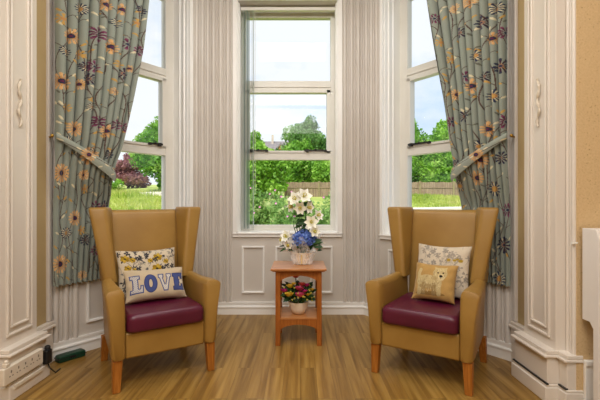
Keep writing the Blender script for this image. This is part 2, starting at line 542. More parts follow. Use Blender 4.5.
names = {'back': ('wall_back', 'cream panelled bay wall below and around the middle window', 'window_1', 'tall white three-light window in the middle of the bay'),
         'left': ('wall_left', 'cream reeded bay wall behind the LOVE cushion armchair', 'window_2', 'angled bay window half behind the curtain above the socket strip'),
         'right': ('wall_right', 'cream reeded bay wall behind the dog cushion armchair', 'window_3', 'angled bay window half behind the curtain nearest the radiator cover')}
for side, (xf, L, a0, a1, fw, mid) in FAC.items():
    wn, wl, winn, winl = names[side]
    e0 = -SK
    e1 = L + SK if mid else L
    w = MB(xf)
    w.prism([(0, 0), (a0, 0), (a0, TH), (e0, TH)], 0, ZT)
    w.prism([(a1, 0), (L, 0), (e1, TH), (a1, TH)], 0, ZT)
    w.box(a0, a1, 0, TH, 0, OZ0)
    w.box(a0, a1, 0, TH, OZ1, ZT)
    wall = tag(w.build(wn, M['paint']), wl, 'wall', kind='structure')
    # reeding
    m = MB(xf)
    flutes(m, 0.012, a0 - 0.05, 0.124, ZT)
    m.build('reeding', M['paint'], wall, smooth=True)
    m = MB(xf)
    flutes(m, a1 + 0.05, L - 0.012, 0.124, ZT)
    m.build('reeding', M['paint'], wall, smooth=True)
    # panel mouldings under the window, white so their highlights are in the colour
    if mid:
        pans = [(0.322, 0.55), (0.66, 0.892), (1.008, 1.235)]
    else:
        pans = [(0.33, 0.60), (0.65, 0.92), (0.97, 1.225)]
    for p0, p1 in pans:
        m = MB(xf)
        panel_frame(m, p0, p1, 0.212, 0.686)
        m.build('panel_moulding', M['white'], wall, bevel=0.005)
    # architrave
    m = MB(xf)
    for (x0, x1, z0, z1) in ((a0 - 0.045, a0, OZ0 - 0.045, ZT), (a1, a1 + 0.045, OZ0 - 0.045, ZT), (a0, a1, OZ0 - 0.045, OZ0), (a0, a1, OZ1, OZ1 + 0.03)):
        m.box(x0, x1, -0.022, 0.004, z0, z1)
    for (x0, x1, z0, z1) in ((a0 - 0.012, a0, OZ0, ZT), (a1, a1 + 0.012, OZ0, ZT), (a0 - 0.045, a1 + 0.045, OZ0 - 0.014, OZ0)):
        m.box(x0, x1, -0.034, -0.018, z0, z1)
    m.build('architrave', M['white'], wall, bevel=0.004)
    # bright painted reveal lining with beads
    m = MB(xf)
    for s, a in ((1, a0), (-1, a1)):
        m.box(min(a, a + s * 0.006), max(a, a + s * 0.006), -0.001, 0.215, OZ0, OZ1)
        for d in (0.05, 0.115):
            m.tube([xfp for xfp in [(a + s * 0.007, d, OZ0), (a + s * 0.007, d, OZ1)]], 0.011, 8)
    m.box(a0, a1, -0.001, 0.215, OZ0, OZ0 + 0.006)
    m.build('reveal_lining', M['white'], wall, smooth=True)
    # skirting board
    m = MB(xf)
    s0 = 0.0
    s1 = L
    k = 0.49
    for (t, z0, z1) in ((0.022, 0, 0.085), (0.014, 0.085, 0.108), (0.03, 0.07, 0.08), (0.02, 0.108, 0.124)):
        m.prism([(s0, 0), (s0 + t * k, -t), (s1 - (t * k if mid else 0), -t), (s1, 0)], z0, z1)
    tag(m.build('baseboard_' + side, M['white']), {'back': 'white stepped skirting board behind the side table', 'left': 'white skirting board beside the green case', 'right': 'white skirting board behind the dog cushion armchair'}[side], 'skirting board', kind='structure')

    # ---- window
    D0, D1 = 0.215, 0.285
    win = empty(winn, xf((a0 + a1) / 2, D0, OZ0), 0, winl, 'window', kind='structure')
    inv = Matrix.Translation(win.location).inverted()

    def wxf(a, d, z, xf=xf, o=win.location.copy()):
        p = xf(a, d, z)
        return (p[0] - o.x, p[1] - o.y, p[2] - o.z)
    zg0, zb1a, zb1b, zb2a, zb2b, zg1 = 0.886, 1.577, 1.662, 2.30, 2.417, 3.09
    m = MB(wxf)
    m.box(a0, a0 + fw, D0, D1, OZ0, OZ1)
    m.box(a1 - fw, a1, D0, D1, OZ0, OZ1)
    for z0, z1 in ((OZ0, zg0), (zb1a, zb1b), (zb2a, zb2b), (zg1, OZ1)):
        m.box(a0 + fw, a1 - fw, D0, D1, z0, z1)
    m.box(a0 + 0.006, a1 - 0.006, D0 - 0.012, D0, OZ0, OZ0 + 0.03)
    m.box(a0 + fw, a1 - fw, D0 - 0.01, D0, zb2a + 0.045, zb2a + 0.06)
    m.build('window_frame', M['upvc'], win, bevel=0.003)
    m = MB(wxf)   # the opening middle light
    cs = 0.042
    for (x0, x1, z0, z1) in ((a0 + fw, a0 + fw + cs, zb1b - 0.01, zb2a + 0.02), (a1 - fw - cs, a1 - fw, zb1b - 0.01, zb2a + 0.02), (a0 + fw, a1 - fw, zb1b - 0.01, zb1b + 0.012), (a0 + fw, a1 - fw, zb2a - 0.012, zb2a + 0.025)):
        m.box(x0, x1, D0 - 0.012, D1 - 0.01, z0, z1)
    m.build('opening_light', M['upvc'], win, bevel=0.003)
    for (z0, z1, ins) in ((zg0, zb1a, 0), (zb1b + 0.012, zb2a - 0.012, cs), (zb2b, zg1, 0)):
        m = MB(wxf)
        x0, x1 = a0 + fw + ins, a1 - fw - ins
        m.add([(x0, D0 + 0.035, z0), (x1, D0 + 0.035, z0), (x1, D0 + 0.035, z1), (x0, D0 + 0.035, z1)], [(0, 1, 2, 3)])
        m.build('window_pane', M['glass'], win)
    hs = {'back': [(0.03, 0.24), (0.62, 0.86)], 'left': [(0.05, 0.20)], 'right': [(0.03, 0.28)]}[side]
    for h0, h1 in hs:
        m = MB(wxf)
        b0 = a0 + fw + h0
        b1 = a0 + fw + h1
        m.box(b0, b1, D0 - 0.03, D0 - 0.022, zb1b + 0.006, zb1b + 0.022)
        m.box(b0 + 0.02, b0 + 0.05, D0 - 0.036, D0 - 0.010, zb1b - 0.006, zb1b + 0.026)
        m.ball(((b0 + b1) / 2, D0 - 0.026, zb1b + 0.02), 0.012, 8, 4)
        m.box(b1 - 0.03, b1, D0 - 0.032, D0 - 0.010, zb1b, zb1b + 0.02)
        m.build('window_stay', M['blackmetal'], win)

# ---- side returns, pilasters, main room
XL, XR = -1.70, 1.45           # pilaster faces
AX = -0.126


def ret(sign, x):              # mirror about the axis of the bay
    return x if sign < 0 else 2 * AX - x


for sign, sname in ((-1, 'left'), (1, 'right')):
    def X(x, sign=sign):
        return ret(sign, x)

    def bx(mb, x0, x1, y0, y1, z0, z1):
        a, b = X(x0), X(x1)
        mb.box(min(a, b), max(a, b), y0, y1, z0, z1)
    m = MB()
    bx(m, -2.0, -1.775, 2.22, 2.83, 0, ZT)
    o = m.build('wall_return_' + sname, M['tan'])
    o.data.materials[0] = M['strip']
    tag(o, {'left': 'narrow strip of tan textured wall between the left pilaster and curtain', 'right': 'narrow strip of tan textured wall between curtain and right pilaster'}[sname], 'wall', kind='structure')
    # corner bead at the curtain side
    m = MB()
    bx(m, -1.80, -1.752, 2.795, 2.84, 0.29, ZT)
    o2 = m.build('corner_bead', M['paint'], o, bevel=0.01)
    # plinth on the strip
    m = MB()
    bx(m, -1.775, -1.745, 2.59, 2.83, 0, 0.25)
    bx(m, -1.775, -1.728, 2.59, 2.835, 0.25, 0.268)
    bx(m, -1.775, -1.738, 2.59, 2.835, 0.268, 0.29)
    m.build('plinth_board', M['pilaster'], o, bevel=0.004)
    # pilaster
    pil = empty('trim_1' if sign < 0 else 'trim_2', (X(-1.72), 2.42, 0), 0,
                'white panelled pilaster with the socket strip on its plinth' if sign < 0 else 'white panelled pilaster beside the radiator cover', 'pilaster', kind='structure')
    px, py = pil.location.x, pil.location.y

    def lx(mb, x0, x1, y0, y1, z0, z1):
        a, b = X(x0) - px, X(x1) - px
        mb.box(min(a, b), max(a, b), y0 - py, y1 - py, z0, z1)
    m = MB()
    lx(m, -1.775, -1.70, 2.266, 2.585, 0.26, ZT)
    lx(m, -1.80, -1.762, 2.192, 2.266, 0.26, ZT)
    m.build('shaft', M['pilaster'], pil, bevel=0.004)
    m = MB()
    for yy, r in ((2.252, 0.012), (2.228, 0.009), (2.204, 0.013)):
        m.tube([(X(-1.762) - px, yy - py, 0.29), (X(-1.762) - px, yy - py, ZT)], r, 8)
    m.build('bead_moulding', M['pilaster'], pil, smooth=True)
    m = MB()
    xa, xb = X(-1.702) - px, X(-1.688) - px
    for (ya, yb, za, zb, dx) in ((2.312, 2.535, 0.345, 3.3, 0.0), (2.345, 2.502, 0.39, 3.26, 0.004)):
        wv = 0.016
        for (y0, y1, z0, z1) in ((ya, yb, za, za + wv), (ya, yb, zb - wv, zb), (ya, ya + wv, za + wv, zb - wv), (yb - wv, yb, za + wv, zb - wv)):
            m.box(min(xa, xb), max(xa, xb), y0 - py, y1 - py, z0, z1)
    m.build('panel_moulding', M['pilaster'], pil, bevel=0.005)
    m = MB()
    lx(m, -1.775, -1.65, 2.262, 2.605, 0.10, 0.25)
    lx(m, -1.80, -1.715, 2.192, 2.262, 0.10, 0.25)
    lx(m, -1.775, -1.628, 2.25, 2.62, 0.25, 0.266)
    lx(m, -1.80, -1.695, 2.18, 2.25, 0.25, 0.266)
    lx(m, -1.775, -1.645, 2.258, 2.61, 0.266, 0.29)
    lx(m, -1.80, -1.71, 2.184, 2.258, 0.266, 0.29)
    m.build('plinth', M['pilaster'], pil, bevel=0.005)
    m = MB()
    lx(m, -1.775, -1.632, 2.25, 2.615, 0, 0.085)
    lx(m, -1.80, -1.70, 2.18, 2.25, 0, 0.085)
    lx(m, -1.775, -1.642, 2.256, 2.61, 0.085, 0.1)
    lx(m, -1.80, -1.708, 2.182, 2.256, 0.085, 0.1)
    m.build('skirting', M['pilaster'], pil, bevel=0.005)
    if sign > 0:
        m = MB()
        lx(m, -1.652, -1.640, 2.25, 2.612, 0.1005, 0.108)
        lx(m, -1.72, -1.703, 2.19, 2.25, 0.1005, 0.108)
        m.build('cable', M['black'], pil)
    # carved ribbon ornament
    m = MB()
    pts = []
    for k in range(40):
        t = k / 39
        z = 1.585 + t * 0.29
        pts.append((X(-1.690) - px, 2.415 - py + 0.013 * math.sin(t * 14) * (1 - 0.3 * t), z))
    m.tube(pts, [0.004 + 0.006 * abs(math.sin(k * 0.42)) for k in range(40)], 6)
    m.build('carved_ornament', pbr('ornament_paint_' + sname, lin(206, 192, 172), lin(218, 206, 188), scale=20, rough=0.4), pil, smooth=True)
    # main room wall facing the camera
    m = MB()
    a, b = X(-1.765), X(-3.1)
    m.box(min(a, b), max(a, b), 2.188, 2.40, 0, ZT)
    o = m.build('wall_front_' + sname, M['tan'])
    tag(o, {'left': 'tan textured room wall past the left pilaster', 'right': 'tan textured room wall above the radiator cover'}[sname], 'wall', kind='structure')
    m = MB()
    a, b = X(-1.80), X(-3.1)
    m.box(min(a, b), max(a, b), 2.168, 2.188, 0, 0.24)
    m.box(min(a, b), max(a, b), 2.16, 2.188, 0.24, 0.27)
    m.build('skirting_board', M['white'], o, bevel=0.004)

m = MB()
m.prism([(-3.4, -3.4), (3.2, -3.4), (3.2, 2.5), (1.95, 2.6), (0.9, 4.4), (-1.15, 4.4), (-2.2, 2.6), (-3.4, 2.5)], -0.06, 0.0)
tag(m.build('floor', M['floor']), 'oak laminate plank floor across the bay and room', 'floor', kind='structure')
m = MB()
m.prism([(-3.4, -3.4), (3.2, -3.4), (3.2, 2.5), (2.2, 2.6), (1.0, 4.5), (-1.25, 4.5), (-2.4, 2.6), (-3.4, 2.5)], ZT, ZT + 0.1)
tag(m.build('ceiling', M['ceil']), 'plain off-white ceiling over the room', 'ceiling', kind='structure')
for nm, (x0, x1, y0, y1), lb in (('wall_west', (-3.3, -3.1, -3.3, 2.4), 'plain room side wall on the socket strip side'), ('wall_east', (2.85, 3.05, -3.3, 2.4), 'plain room side wall on the radiator side'), ('wall_rear', (-3.3, 3.05, -3.4, -3.2), 'plain room wall behind the viewer')):
    m = MB()
    m.box(x0, x1, y0, y1, 0, ZT)
    tag(m.build(nm, M['roomwall']), lb, 'wall', kind='structure')

# ------------------------------------------------------------------ armchairs
def make_chair():
    root = empty('wing_armchair', (0, 0, 0))
    P = lambda u, v, z: (u, v, z)
    # sides with arms
    for s in (-1, 1):
        m = MB()
        secs = []
        N = 14
        for k in range(N + 1):
            t = k / N
            v = -0.035 + t * 0.60
            e = 0.0
            if k == 0:
                e = 0.016
            if k == 1:
                v = -0.035 + 0.012
                e = 0.004
            if k == N:
                e = 0.012
            top = 0.612 - 0.012 * math.sin(PI * min(1, t * 1.2)) - (0.02 if k == 0 else 0)
            tp = 0.055 * t
            sec = [(0.242 + e, 0.19 + e * 0.5), (0.322 - e - tp * .6, 0.19 + e * 0.5), (0.340 - e - tp * .8, 0.42), (0.362 - e - tp, top - 0.02 - e), (0.342 - e - tp, top - e), (0.262 + e, top + 0.006 - e), (0.246 + e, top - 0.02 - e), (0.241 + e, 0.42)]
            sec = round_poly(sec, 0.022, 3)
            secs.append([(s * x, v, z) for x, z in sec])
        m.loft(secs)
        m.build('arm', M['leather'], root, smooth=True)
    # front rail
    m = MB()
    m.box(-0.244, 0.244, -0.012, 0.05, 0.19, 0.345)
    m.build('front_rail', M['leather'], root, smooth=True, bevel=0.012, bseg=3)
    # seat cushion
    m = MB()
    g = 16
    secs = []

    def seat_poly(t):
        return [(-0.238, -0.045), (0.238, -0.045), (0.232, 0.50), (-0.232, 0.50)]
    soft_levels(m, seat_poly, 0.345, 0.455, 0.034, mid=3, pr=0.045, rb=0.022)
    sc = m.build('seat_cushion', M['burgundy'], root, smooth=True)
    # backrest, reclined
    m = MB()

    def vb(z):
        return 0.49 + (z - 0.19) / 0.88 * 0.14

    secs = []
    lv = [0.19, 0.3, 0.45, 0.6, 0.75, 0.9, 1.0, 1.04] + [1.04 + 0.032 * math.sin(k / 4 * PI / 2) for k in range(1, 5)]
    for i, z in enumerate(lv):
        ins = 0 if i < 8 else 0.045 * (1 - math.cos((i - 7) / 4 * PI / 2))
        v0 = vb(z)
        hw = 0.23 + 0.012 * (z - 0.19)
        bow = 0.014 * math.sin(PI * min(1, max(0, (z - 0.35) / 0.75)))
        n = 10
        front = [(-hw + ins * .3 + (2 * hw - ins * .6) * k / n, v0 + ins - bow * math.sin(PI * k / n)) for k in range(n + 1)]
        back = [(hw + 0.03 - ins * .5 - (2 * hw + 0.06 - ins) * k / n, v0 + 0.075 - ins * 0.8) for k in range(n + 1)]
        secs.append([(x, y, z) for x, y in front + back])
    m.loft(secs)
    m.build('backrest', M['leather'], root, smooth=True)
    # wings
    for s in (-1, 1):
        m = MB()
        B = [(0.214, 0.50), (0.222, 0.39), (0.305, 0.40), (0.318, 0.56), (0.265, 0.59)]
        T = [(0.226, 0.612), (0.285, 0.455), (0.404, 0.478), (0.340, 0.630), (0.245, 0.675)]

        def wp(t):
            return [((a[0] * (1 - t) + b[0] * t) , a[1] * (1 - t) + b[1] * t) for a, b in zip(B, T)]
        soft_levels(m, wp, 0.575, 1.092, 0.022, mid=7, place=lambda x, y, z, s=s: (s * x, y, z), pr=0.03, rb=0.01)
        m.build('wing', M['leather'], root, smooth=True)
    # legs
    for s in (-1, 1):
        m = MB()
        secs = []
        for z, h, du, dv in ((0, 0.019, 0.0, 0.0), (0.004, 0.021, 0, 0), (0.192, 0.028, -0.006, 0.004)):
            c = (s * (0.292 + du), 0.004 + dv)
            secs.append([(c[0] + h * a, c[1] + h * b, z) for a, b in ((-1, -1), (1, -1), (1, 1), (-1, 1))])
        m.loft(secs)
        m.build('leg', M['legwood'], root, bevel=0.004)
    for s in (-1, 1):
        m = MB()
        secs = []
        for z, h, du, dv in ((0, 0.019, 0.0, 0.045), (0.004, 0.021, 0, 0.044), (0.192, 0.028, -0.006, 0.0)):
            c = (s * (0.285 + du), 0.535 + dv)
            secs.append([(c[0] + h * a, c[1] + h * b, z) for a, b in ((-1, -1), (1, -1), (1, 1), (-1, 1))])
        m.loft(secs)
        m.build('leg', M['legwood'], root, bevel=0.004)
    return root


TH_L = math.radians(33.2)
chairL = make_chair()
chairL.location = (-0.844, 2.528, 0)
chairL.rotation_euler.z = TH_L
tag(chairL, 'tan leather wing armchair with burgundy seat, holding the LOVE cushion', 'armchair', 'wing armchairs in the bay')
chairR = copy_tree(chairL)
chairR.location = (0.744, 2.50, 0)
chairR.rotation_euler.z = -TH_L
tag(chairR, 'tan leather wing armchair with burgundy seat, holding the dog cushion', 'armchair', 'wing armchairs in the bay')


# ------------------------------------------------------------------ painted cloth helpers
class Canvas:
    """colours sampled at points (x, y) of a cloth, in metres"""

    def __init__(self, x, y, base):
        self.x, self.y = x, y
        self.c = np.tile(np.array(base[:3]), (len(x), 1)).astype(float)

    def put(self, mask, col, a=1.0):
        col = np.array(col[:3])
        self.c[mask] = self.c[mask] * (1 - a) + col * a

    def ell(self, cx, cy, rx, ry, col, rot=0, a=1.0):
        dx, dy = self.x - cx, self.y - cy
        c, s = math.cos(rot), math.sin(rot)
        u, v = dx * c + dy * s, -dx * s + dy * c
        self.put((u / rx) ** 2 + (v / ry) ** 2 < 1, col, a)

    def poly(self, pts, col, a=1.0):
        ins = np.zeros(len(self.x), bool)
        n = len(pts)
        for i in range(n):
            x0, y0 = pts[i]
            x1, y1 = pts[(i + 1) % n]
            if y0 == y1:
                continue
            cond = ((y0 > self.y) != (y1 > self.y)) & (self.x < (x1 - x0) * (self.y - y0) / (y1 - y0) + x0)
            ins ^= cond
        self.put(ins, col, a)

    def line(self, pts, w, col, a=1.0):
        for (x0, y0), (x1, y1) in zip(pts, pts[1:]):
            sel = (self.x > min(x0, x1) - w) & (self.x < max(x0, x1) + w) & (self.y > min(y0, y1) - w) & (self.y < max(y0, y1) + w)
            if not sel.any():
                continue
            dx, dy = x1 - x0, y1 - y0
            l2 = dx * dx + dy * dy + 1e-12
            t = np.clip(((self.x - x0) * dx + (self.y - y0) * dy) / l2, 0, 1)
            d = np.hypot(self.x - x0 - t * dx, self.y - y0 - t * dy)
            self.put(sel & (d < w / 2), col, a)


def set_print(me, cols):
    at = me.color_attributes.new('print', 'FLOAT_COLOR', 'POINT')
    buf = np.ones((len(me.vertices), 4), np.float32)
    buf[:, :3] = cols
    at.data.foreach_set('color', buf.ravel())


def grid_mesh(name, V, ny, nx, mat, wrap=False):
    me = bpy.data.meshes.new(name)
    idx = np.arange(ny * nx).reshape(ny, nx)
    q = np.stack([idx[:-1, :-1], idx[:-1, 1:], idx[1:, 1:], idx[1:, :-1]], -1).reshape(-1, 4)
    me.vertices.add(ny * nx)
    me.vertices.foreach_set('co', V.astype(np.float32).ravel())
    me.loops.add(q.size)
    me.loops.foreach_set('vertex_index', q.astype(np.int32).ravel())
    me.polygons.add(len(q))
    me.polygons.foreach_set('loop_start', (np.arange(len(q)) * 4).astype(np.int32))
    me.update(calc_edges=True)
    me.validate()
    me.polygons.foreach_set('use_smooth', [True] * len(me.polygons))
    me.materials.append(mat)
    return me


# ------------------------------------------------------------------ curtains
SAGE = lin(140, 147, 136)
ORANGE, ORANGE2, BURG, NAVY, CREAM, BROWN, MUST = lin(212, 166, 112), lin(186, 132, 76), lin(92, 30, 64), lin(36, 42, 68), lin(214, 202, 168), lin(78, 58, 50), lin(192, 150, 76)


def flower(cv, x, z, r, kind):
    dx, dz = cv.x - x, cv.y - z
    rr = np.hypot(dx, dz)
    sel = rr < r * 1.1
    if not sel.any():
        return
    an = np.arctan2(dz, dx)
    if kind == 'o':
        n = 15
        pet = (np.cos(n * an) > -0.55) & (rr < r * (0.93 + 0.07 * np.cos(n * an))) & (rr > r * 0.42)
        cv.put(sel & pet, ORANGE)
        cv.put(sel & pet & (rr < r * .62) & (np.cos(n * an) > .5), ORANGE2)
        cv.put(rr < r * 0.40, ORANGE2)
        cv.put(rr < r * 0.30, NAVY)
        cv.put(rr < r * 0.13, BURG)
    elif kind == 'b':
        n = 11
        pet = (np.cos(n * an) > -0.35) & (rr < r * (0.9 + 0.1 * np.cos(n * an))) & (rr > r * 0.28)
        cv.put(sel & pet, BURG)
        cv.put(sel & pet & (rr > r * .75), lin(120, 60, 90))
        cv.put(rr < r * 0.2, NAVY)
    elif kind == 'd':
        n = 12
        pet = (np.cos(n * an) > -0.2) & (rr < r * (0.9 + 0.1 * np.cos(n * an)))
        cv.put(sel & pet, lin(54, 24, 44))
        cv.put(sel & pet & (rr > r * .72), NAVY)
        cv.put(rr < r * 0.26, lin(150, 110, 90))
        cv.put(rr < r * 0.14, NAVY)
    elif kind == 's':
        n = 14
        pet = (np.cos(n * an) > 0.1) & (rr < r * (0.85 + 0.15 * np.cos(n * an)))
        cv.put(sel & pet, NAVY)
        cv.put(sel & (np.cos(n * an + PI) > .55) & (rr < r * .8), CREAM)
        cv.put(rr < r * 0.34, ORANGE2)
        cv.put(rr < r * 0.2, MUST)
    elif kind == 'm':
        n = 8
        pet = (np.cos(n * an) > -0.1) & (rr < r)
        cv.put(sel & pet, MUST)
        cv.put(rr < r * 0.3, ORANGE2)


def make_curtain(A, B, edge, left_edge, flowers, label, seed):
    """A outer end, B inner end of the heading (x, y); edge: list of (pixel row, pixel column) of the free edge in the survey"""
    rng = np.random.default_rng(seed)
    A, B = np.array(A), np.array(B)
    D = B - A
    Lr = np.linalg.norm(D)
    nrm = np.array([-D[1], D[0]]) / Lr
    if nrm[1] > 0:
        nrm = -nrm
    nx, ny = 300, 620
    zb, zt = 0.535, 2.95
    zz = np.linspace(zb, zt, ny)
    # free edge fraction along the heading as a function of height
    def back(z):
        b = np.clip((1.42 - z) / 0.35, 0, 1)
        return b * b * (3 - 2 * b)

    def wfrac(px, py):
        k = (px - 300) / 400
        b = float(back(CAMH + (202 - py) * 3 / 400))
        A2 = A - nrm * 0.04 * b
        D2 = D - nrm * 0.11 * b
        w = (k * A2[1] - A2[0]) / (D2[0] - k * D2[1])
        y = A2[1] + D2[1] * w
        return w, CAMH + (202 - py) * y / 400
    pts = sorted([wfrac(px, py)[::-1] for py, px in edge])
    W = np.interp(zz, [p[0] for p in pts], [p[1] for p in pts])
    ker = np.ones(25) / 25
    W = np.convolve(np.pad(W, 12, 'edge'), ker, 'valid')
    s = np.linspace(0, 1, nx)
    S, Z = np.meshgrid(s, zz)
    Wg = W[:, None] * np.ones_like(S)
    gath = np.exp(-((Z - 1.36) / 0.16) ** 2)
    ph = 2 * PI * (9.2 * S + 0.25 * np.sin(5 * S + seed) + 0.10 * np.sin(2.2 * Z + 3 * S))
    amp = 0.052 * (1 - 0.6 * gath) * np.clip(0.8 + 0.3 * np.sin(7 * S + seed), 0.4, 1.2)
    amp = amp * (1 - 0.62 * back(Z)) * (1 - 0.5 * np.exp(-(S / 0.05) ** 2))
    off = amp * (2 * np.abs(np.sin(ph / 2)) ** 0.95 - 1.05) + 0.008 * np.sin(1.7 * Z + 9 * S) * (1 - .7 * back(Z))
    bk = back(Z)
    off = off - 0.045 * bk - 0.125 * bk * S * Wg + 0.008
    lat = S * Wg - 0.30 * amp * np.sin(ph) / Lr * np.clip(Wg, 0.3, 1)
    Px = A[0] + D[0] * lat + nrm[0] * off
    Py = A[1] + D[1] * lat + nrm[1] * off
    hem = 0.006 * np.sin(ph) * (Z < 0.6)
    V = np.stack([Px, Py, Z + hem], -1).reshape(-1, 3)
    # pattern space: metres across the cloth, cloth is about 1.2 x fuller than the run
    U = (S * Lr * 0.92 * (0.55 + 0.45 * Wg)).ravel()
    Zf = Z.ravel()
    cv = Canvas(U, Zf, SAGE)
    # vines with leaves
    for i in range(9):
        u0 = (i + 0.3) * 0.075 + rng.normal(0, .01)
        zs = np.arange(zb - .05, zt + .05, 0.02)
        xs = u0 + 0.028 * np.sin(zs * 8.5 + i * 1.9) + 0.012 * np.sin(zs * 17 + i)
        cv.line(list(zip(xs, zs)), 0.0045, BROWN)
        for z in np.arange(zb + rng.uniform(0, .1), zt, 0.11):
            x0 = u0 + 0.028 * math.sin(z * 8.5 + i * 1.9) + 0.012 * math.sin(z * 17 + i)
            sg = rng.choice([-1, 1])
            ang = sg * rng.uniform(.5, 1.0)
            l = rng.uniform(.04, .075)
            pts = [(x0 + l * t * math.sin(ang * (0.6 + .6 * t)), z + l * t * math.cos(ang * (0.6 + .6 * t))) for t in (0, .33, .66, 1)]
            cv.line(pts, 0.004, BROWN)
            cv.ell(pts[-1][0], pts[-1][1], 0.006, 0.017, rng.choice([0, 1]) and CREAM or MUST, rot=-ang)
            if rng.random() < .35:
                cv.ell(x0 - sg * .02, z + .02, 0.005, 0.015, lin(96, 96, 84), rot=ang)
    # flowers from the survey list (column, row, radius, kind)
    for px, py, r, kind in flowers:
        w, z = wfrac(px, py)
        wz = np.interp(z, zz, W)
        sfr = w / wz
        u = sfr * Lr * 0.92 * (0.55 + 0.45 * wz)
        flower(cv, u, z, r * 0.0056, kind)
    me = grid_mesh('curtain', V, ny, nx, M['cloth'])
    set_print(me, cv.c)
    o = bpy.data.objects.new('curtain', me)
    COL.objects.link(o)
    tag(o, label, 'curtain', 'curtains of the bay')
    return o, (A, D, nrm, Lr, W, zz)


fl_left = [(71, 37, 10, 'o'), (109, 49, 10, 'o'), (61, 82, 11, 'o'), (104, 7, 9, 'o'), (120, 12, 8, 'o'), (96, 36, 10, 'b'), (84, 68, 7, 'd'), (92, 68, 8, 'b'), (88, 80, 8, 'd'), (125, 46, 8, 'b'), (137, 52, 8, 'b'),
           (121, 75, 8, 'd'), (65, 52, 7, 's'), (114, 25, 7, 's'), (80, 10, 8, 's'), (79, 55, 6, 'm'), (117, 66, 6, 'm'), (128, 70, 5, 'o'), (79, 85, 7, 'o'), (113, 93, 6, 'o'), (140, 12, 7, 'd'), (135, 25, 6, 'm'),
           (74, 129, 10, 'o'), (96, 123, 9, 'b'), (104, 132, 9, 'o'), (114, 126, 8, 'b'), (123, 128, 7, 'b'), (88, 156, 12, 'o'), (61, 173, 12, 'o'), (108, 155, 7, 'd'), (91, 153, 6, 's'), (83, 175, 7, 'o'), (68, 141, 6, 's'),
           (75, 218, 10, 'o'), (66, 233, 8, 's'), (60, 264, 12, 'o'), (95, 207, 9, 'b'), (85, 240, 8, 'd'), (81, 230, 6, 'm'), (82, 275, 7, 'o'), (104, 206, 8, 'd'), (95, 250, 8, 'b'), (84, 189, 6, 'm'), (90, 108, 6, 's'), (66, 108, 6, 'm'), (62, 20, 7, 'm')]
fl_right = [(473, 4, 9, 'o'), (498, 10, 9, 's'), (485, 25, 9, 'd'), (502, 67, 10, 'd'), (475, 88, 10, 'o'), (479, 58, 8, 's'), (494, 40, 8, 'o'), (495, 97, 9, 's'), (505, 33, 8, 'b'), (457, 95, 8, 'o'), (487, 78, 7, 'd'), (468, 78, 7, 'b'),
            (463, 35, 7, 'd'), (490, 130, 10, 'o'), (506, 122, 9, 'b'), (481, 147, 8, 's'), (502, 158, 9, 'd'), (482, 160, 11, 'o'), (478, 178, 10, 'o'), (495, 189, 10, 's'), (466, 117, 8, 'd'), (452, 122, 7, 'b'), (456, 165, 7, 'd'),
            (460, 186, 8, 's'), (504, 245, 11, 'd'), (500, 279, 11, 's'), (508, 210, 9, 'b'), (441, 43, 6, 'm'), (440, 85, 7, 'd'), (436, 20, 7, 'b'), (457, 10, 7, 'o'), (452, 60, 6, 'm'), (450, 145, 6, 'm'), (480, 215, 9, 'o'), (475, 240, 8, 'b'), (485, 265, 8, 'o'), (490, 225, 6, 's')]
cl, geoL = make_curtain((-1.700, 2.775), (-1.25, 3.27), [(-12, 149), (0, 147), (50, 141), (100, 131.5), (130, 125), (150, 120.5), (165, 115), (180, 111.5), (195, 111), (230, 108), (290, 103)], 55,
                        fl_left, 'sage floral curtain tied back above the socket strip', 3)
cr, geoR = make_curtain((2 * AX + 1.700, 2.775), (2 * AX + 1.25, 3.27), [(-12, 424), (0, 426), (50, 434), (100, 443), (130, 447), (150, 450), (165, 452.5), (180, 455), (195, 458), (230, 462), (290, 468)], 511,
                        fl_right, 'sage floral curtain tied back nearest the radiator cover', 5)


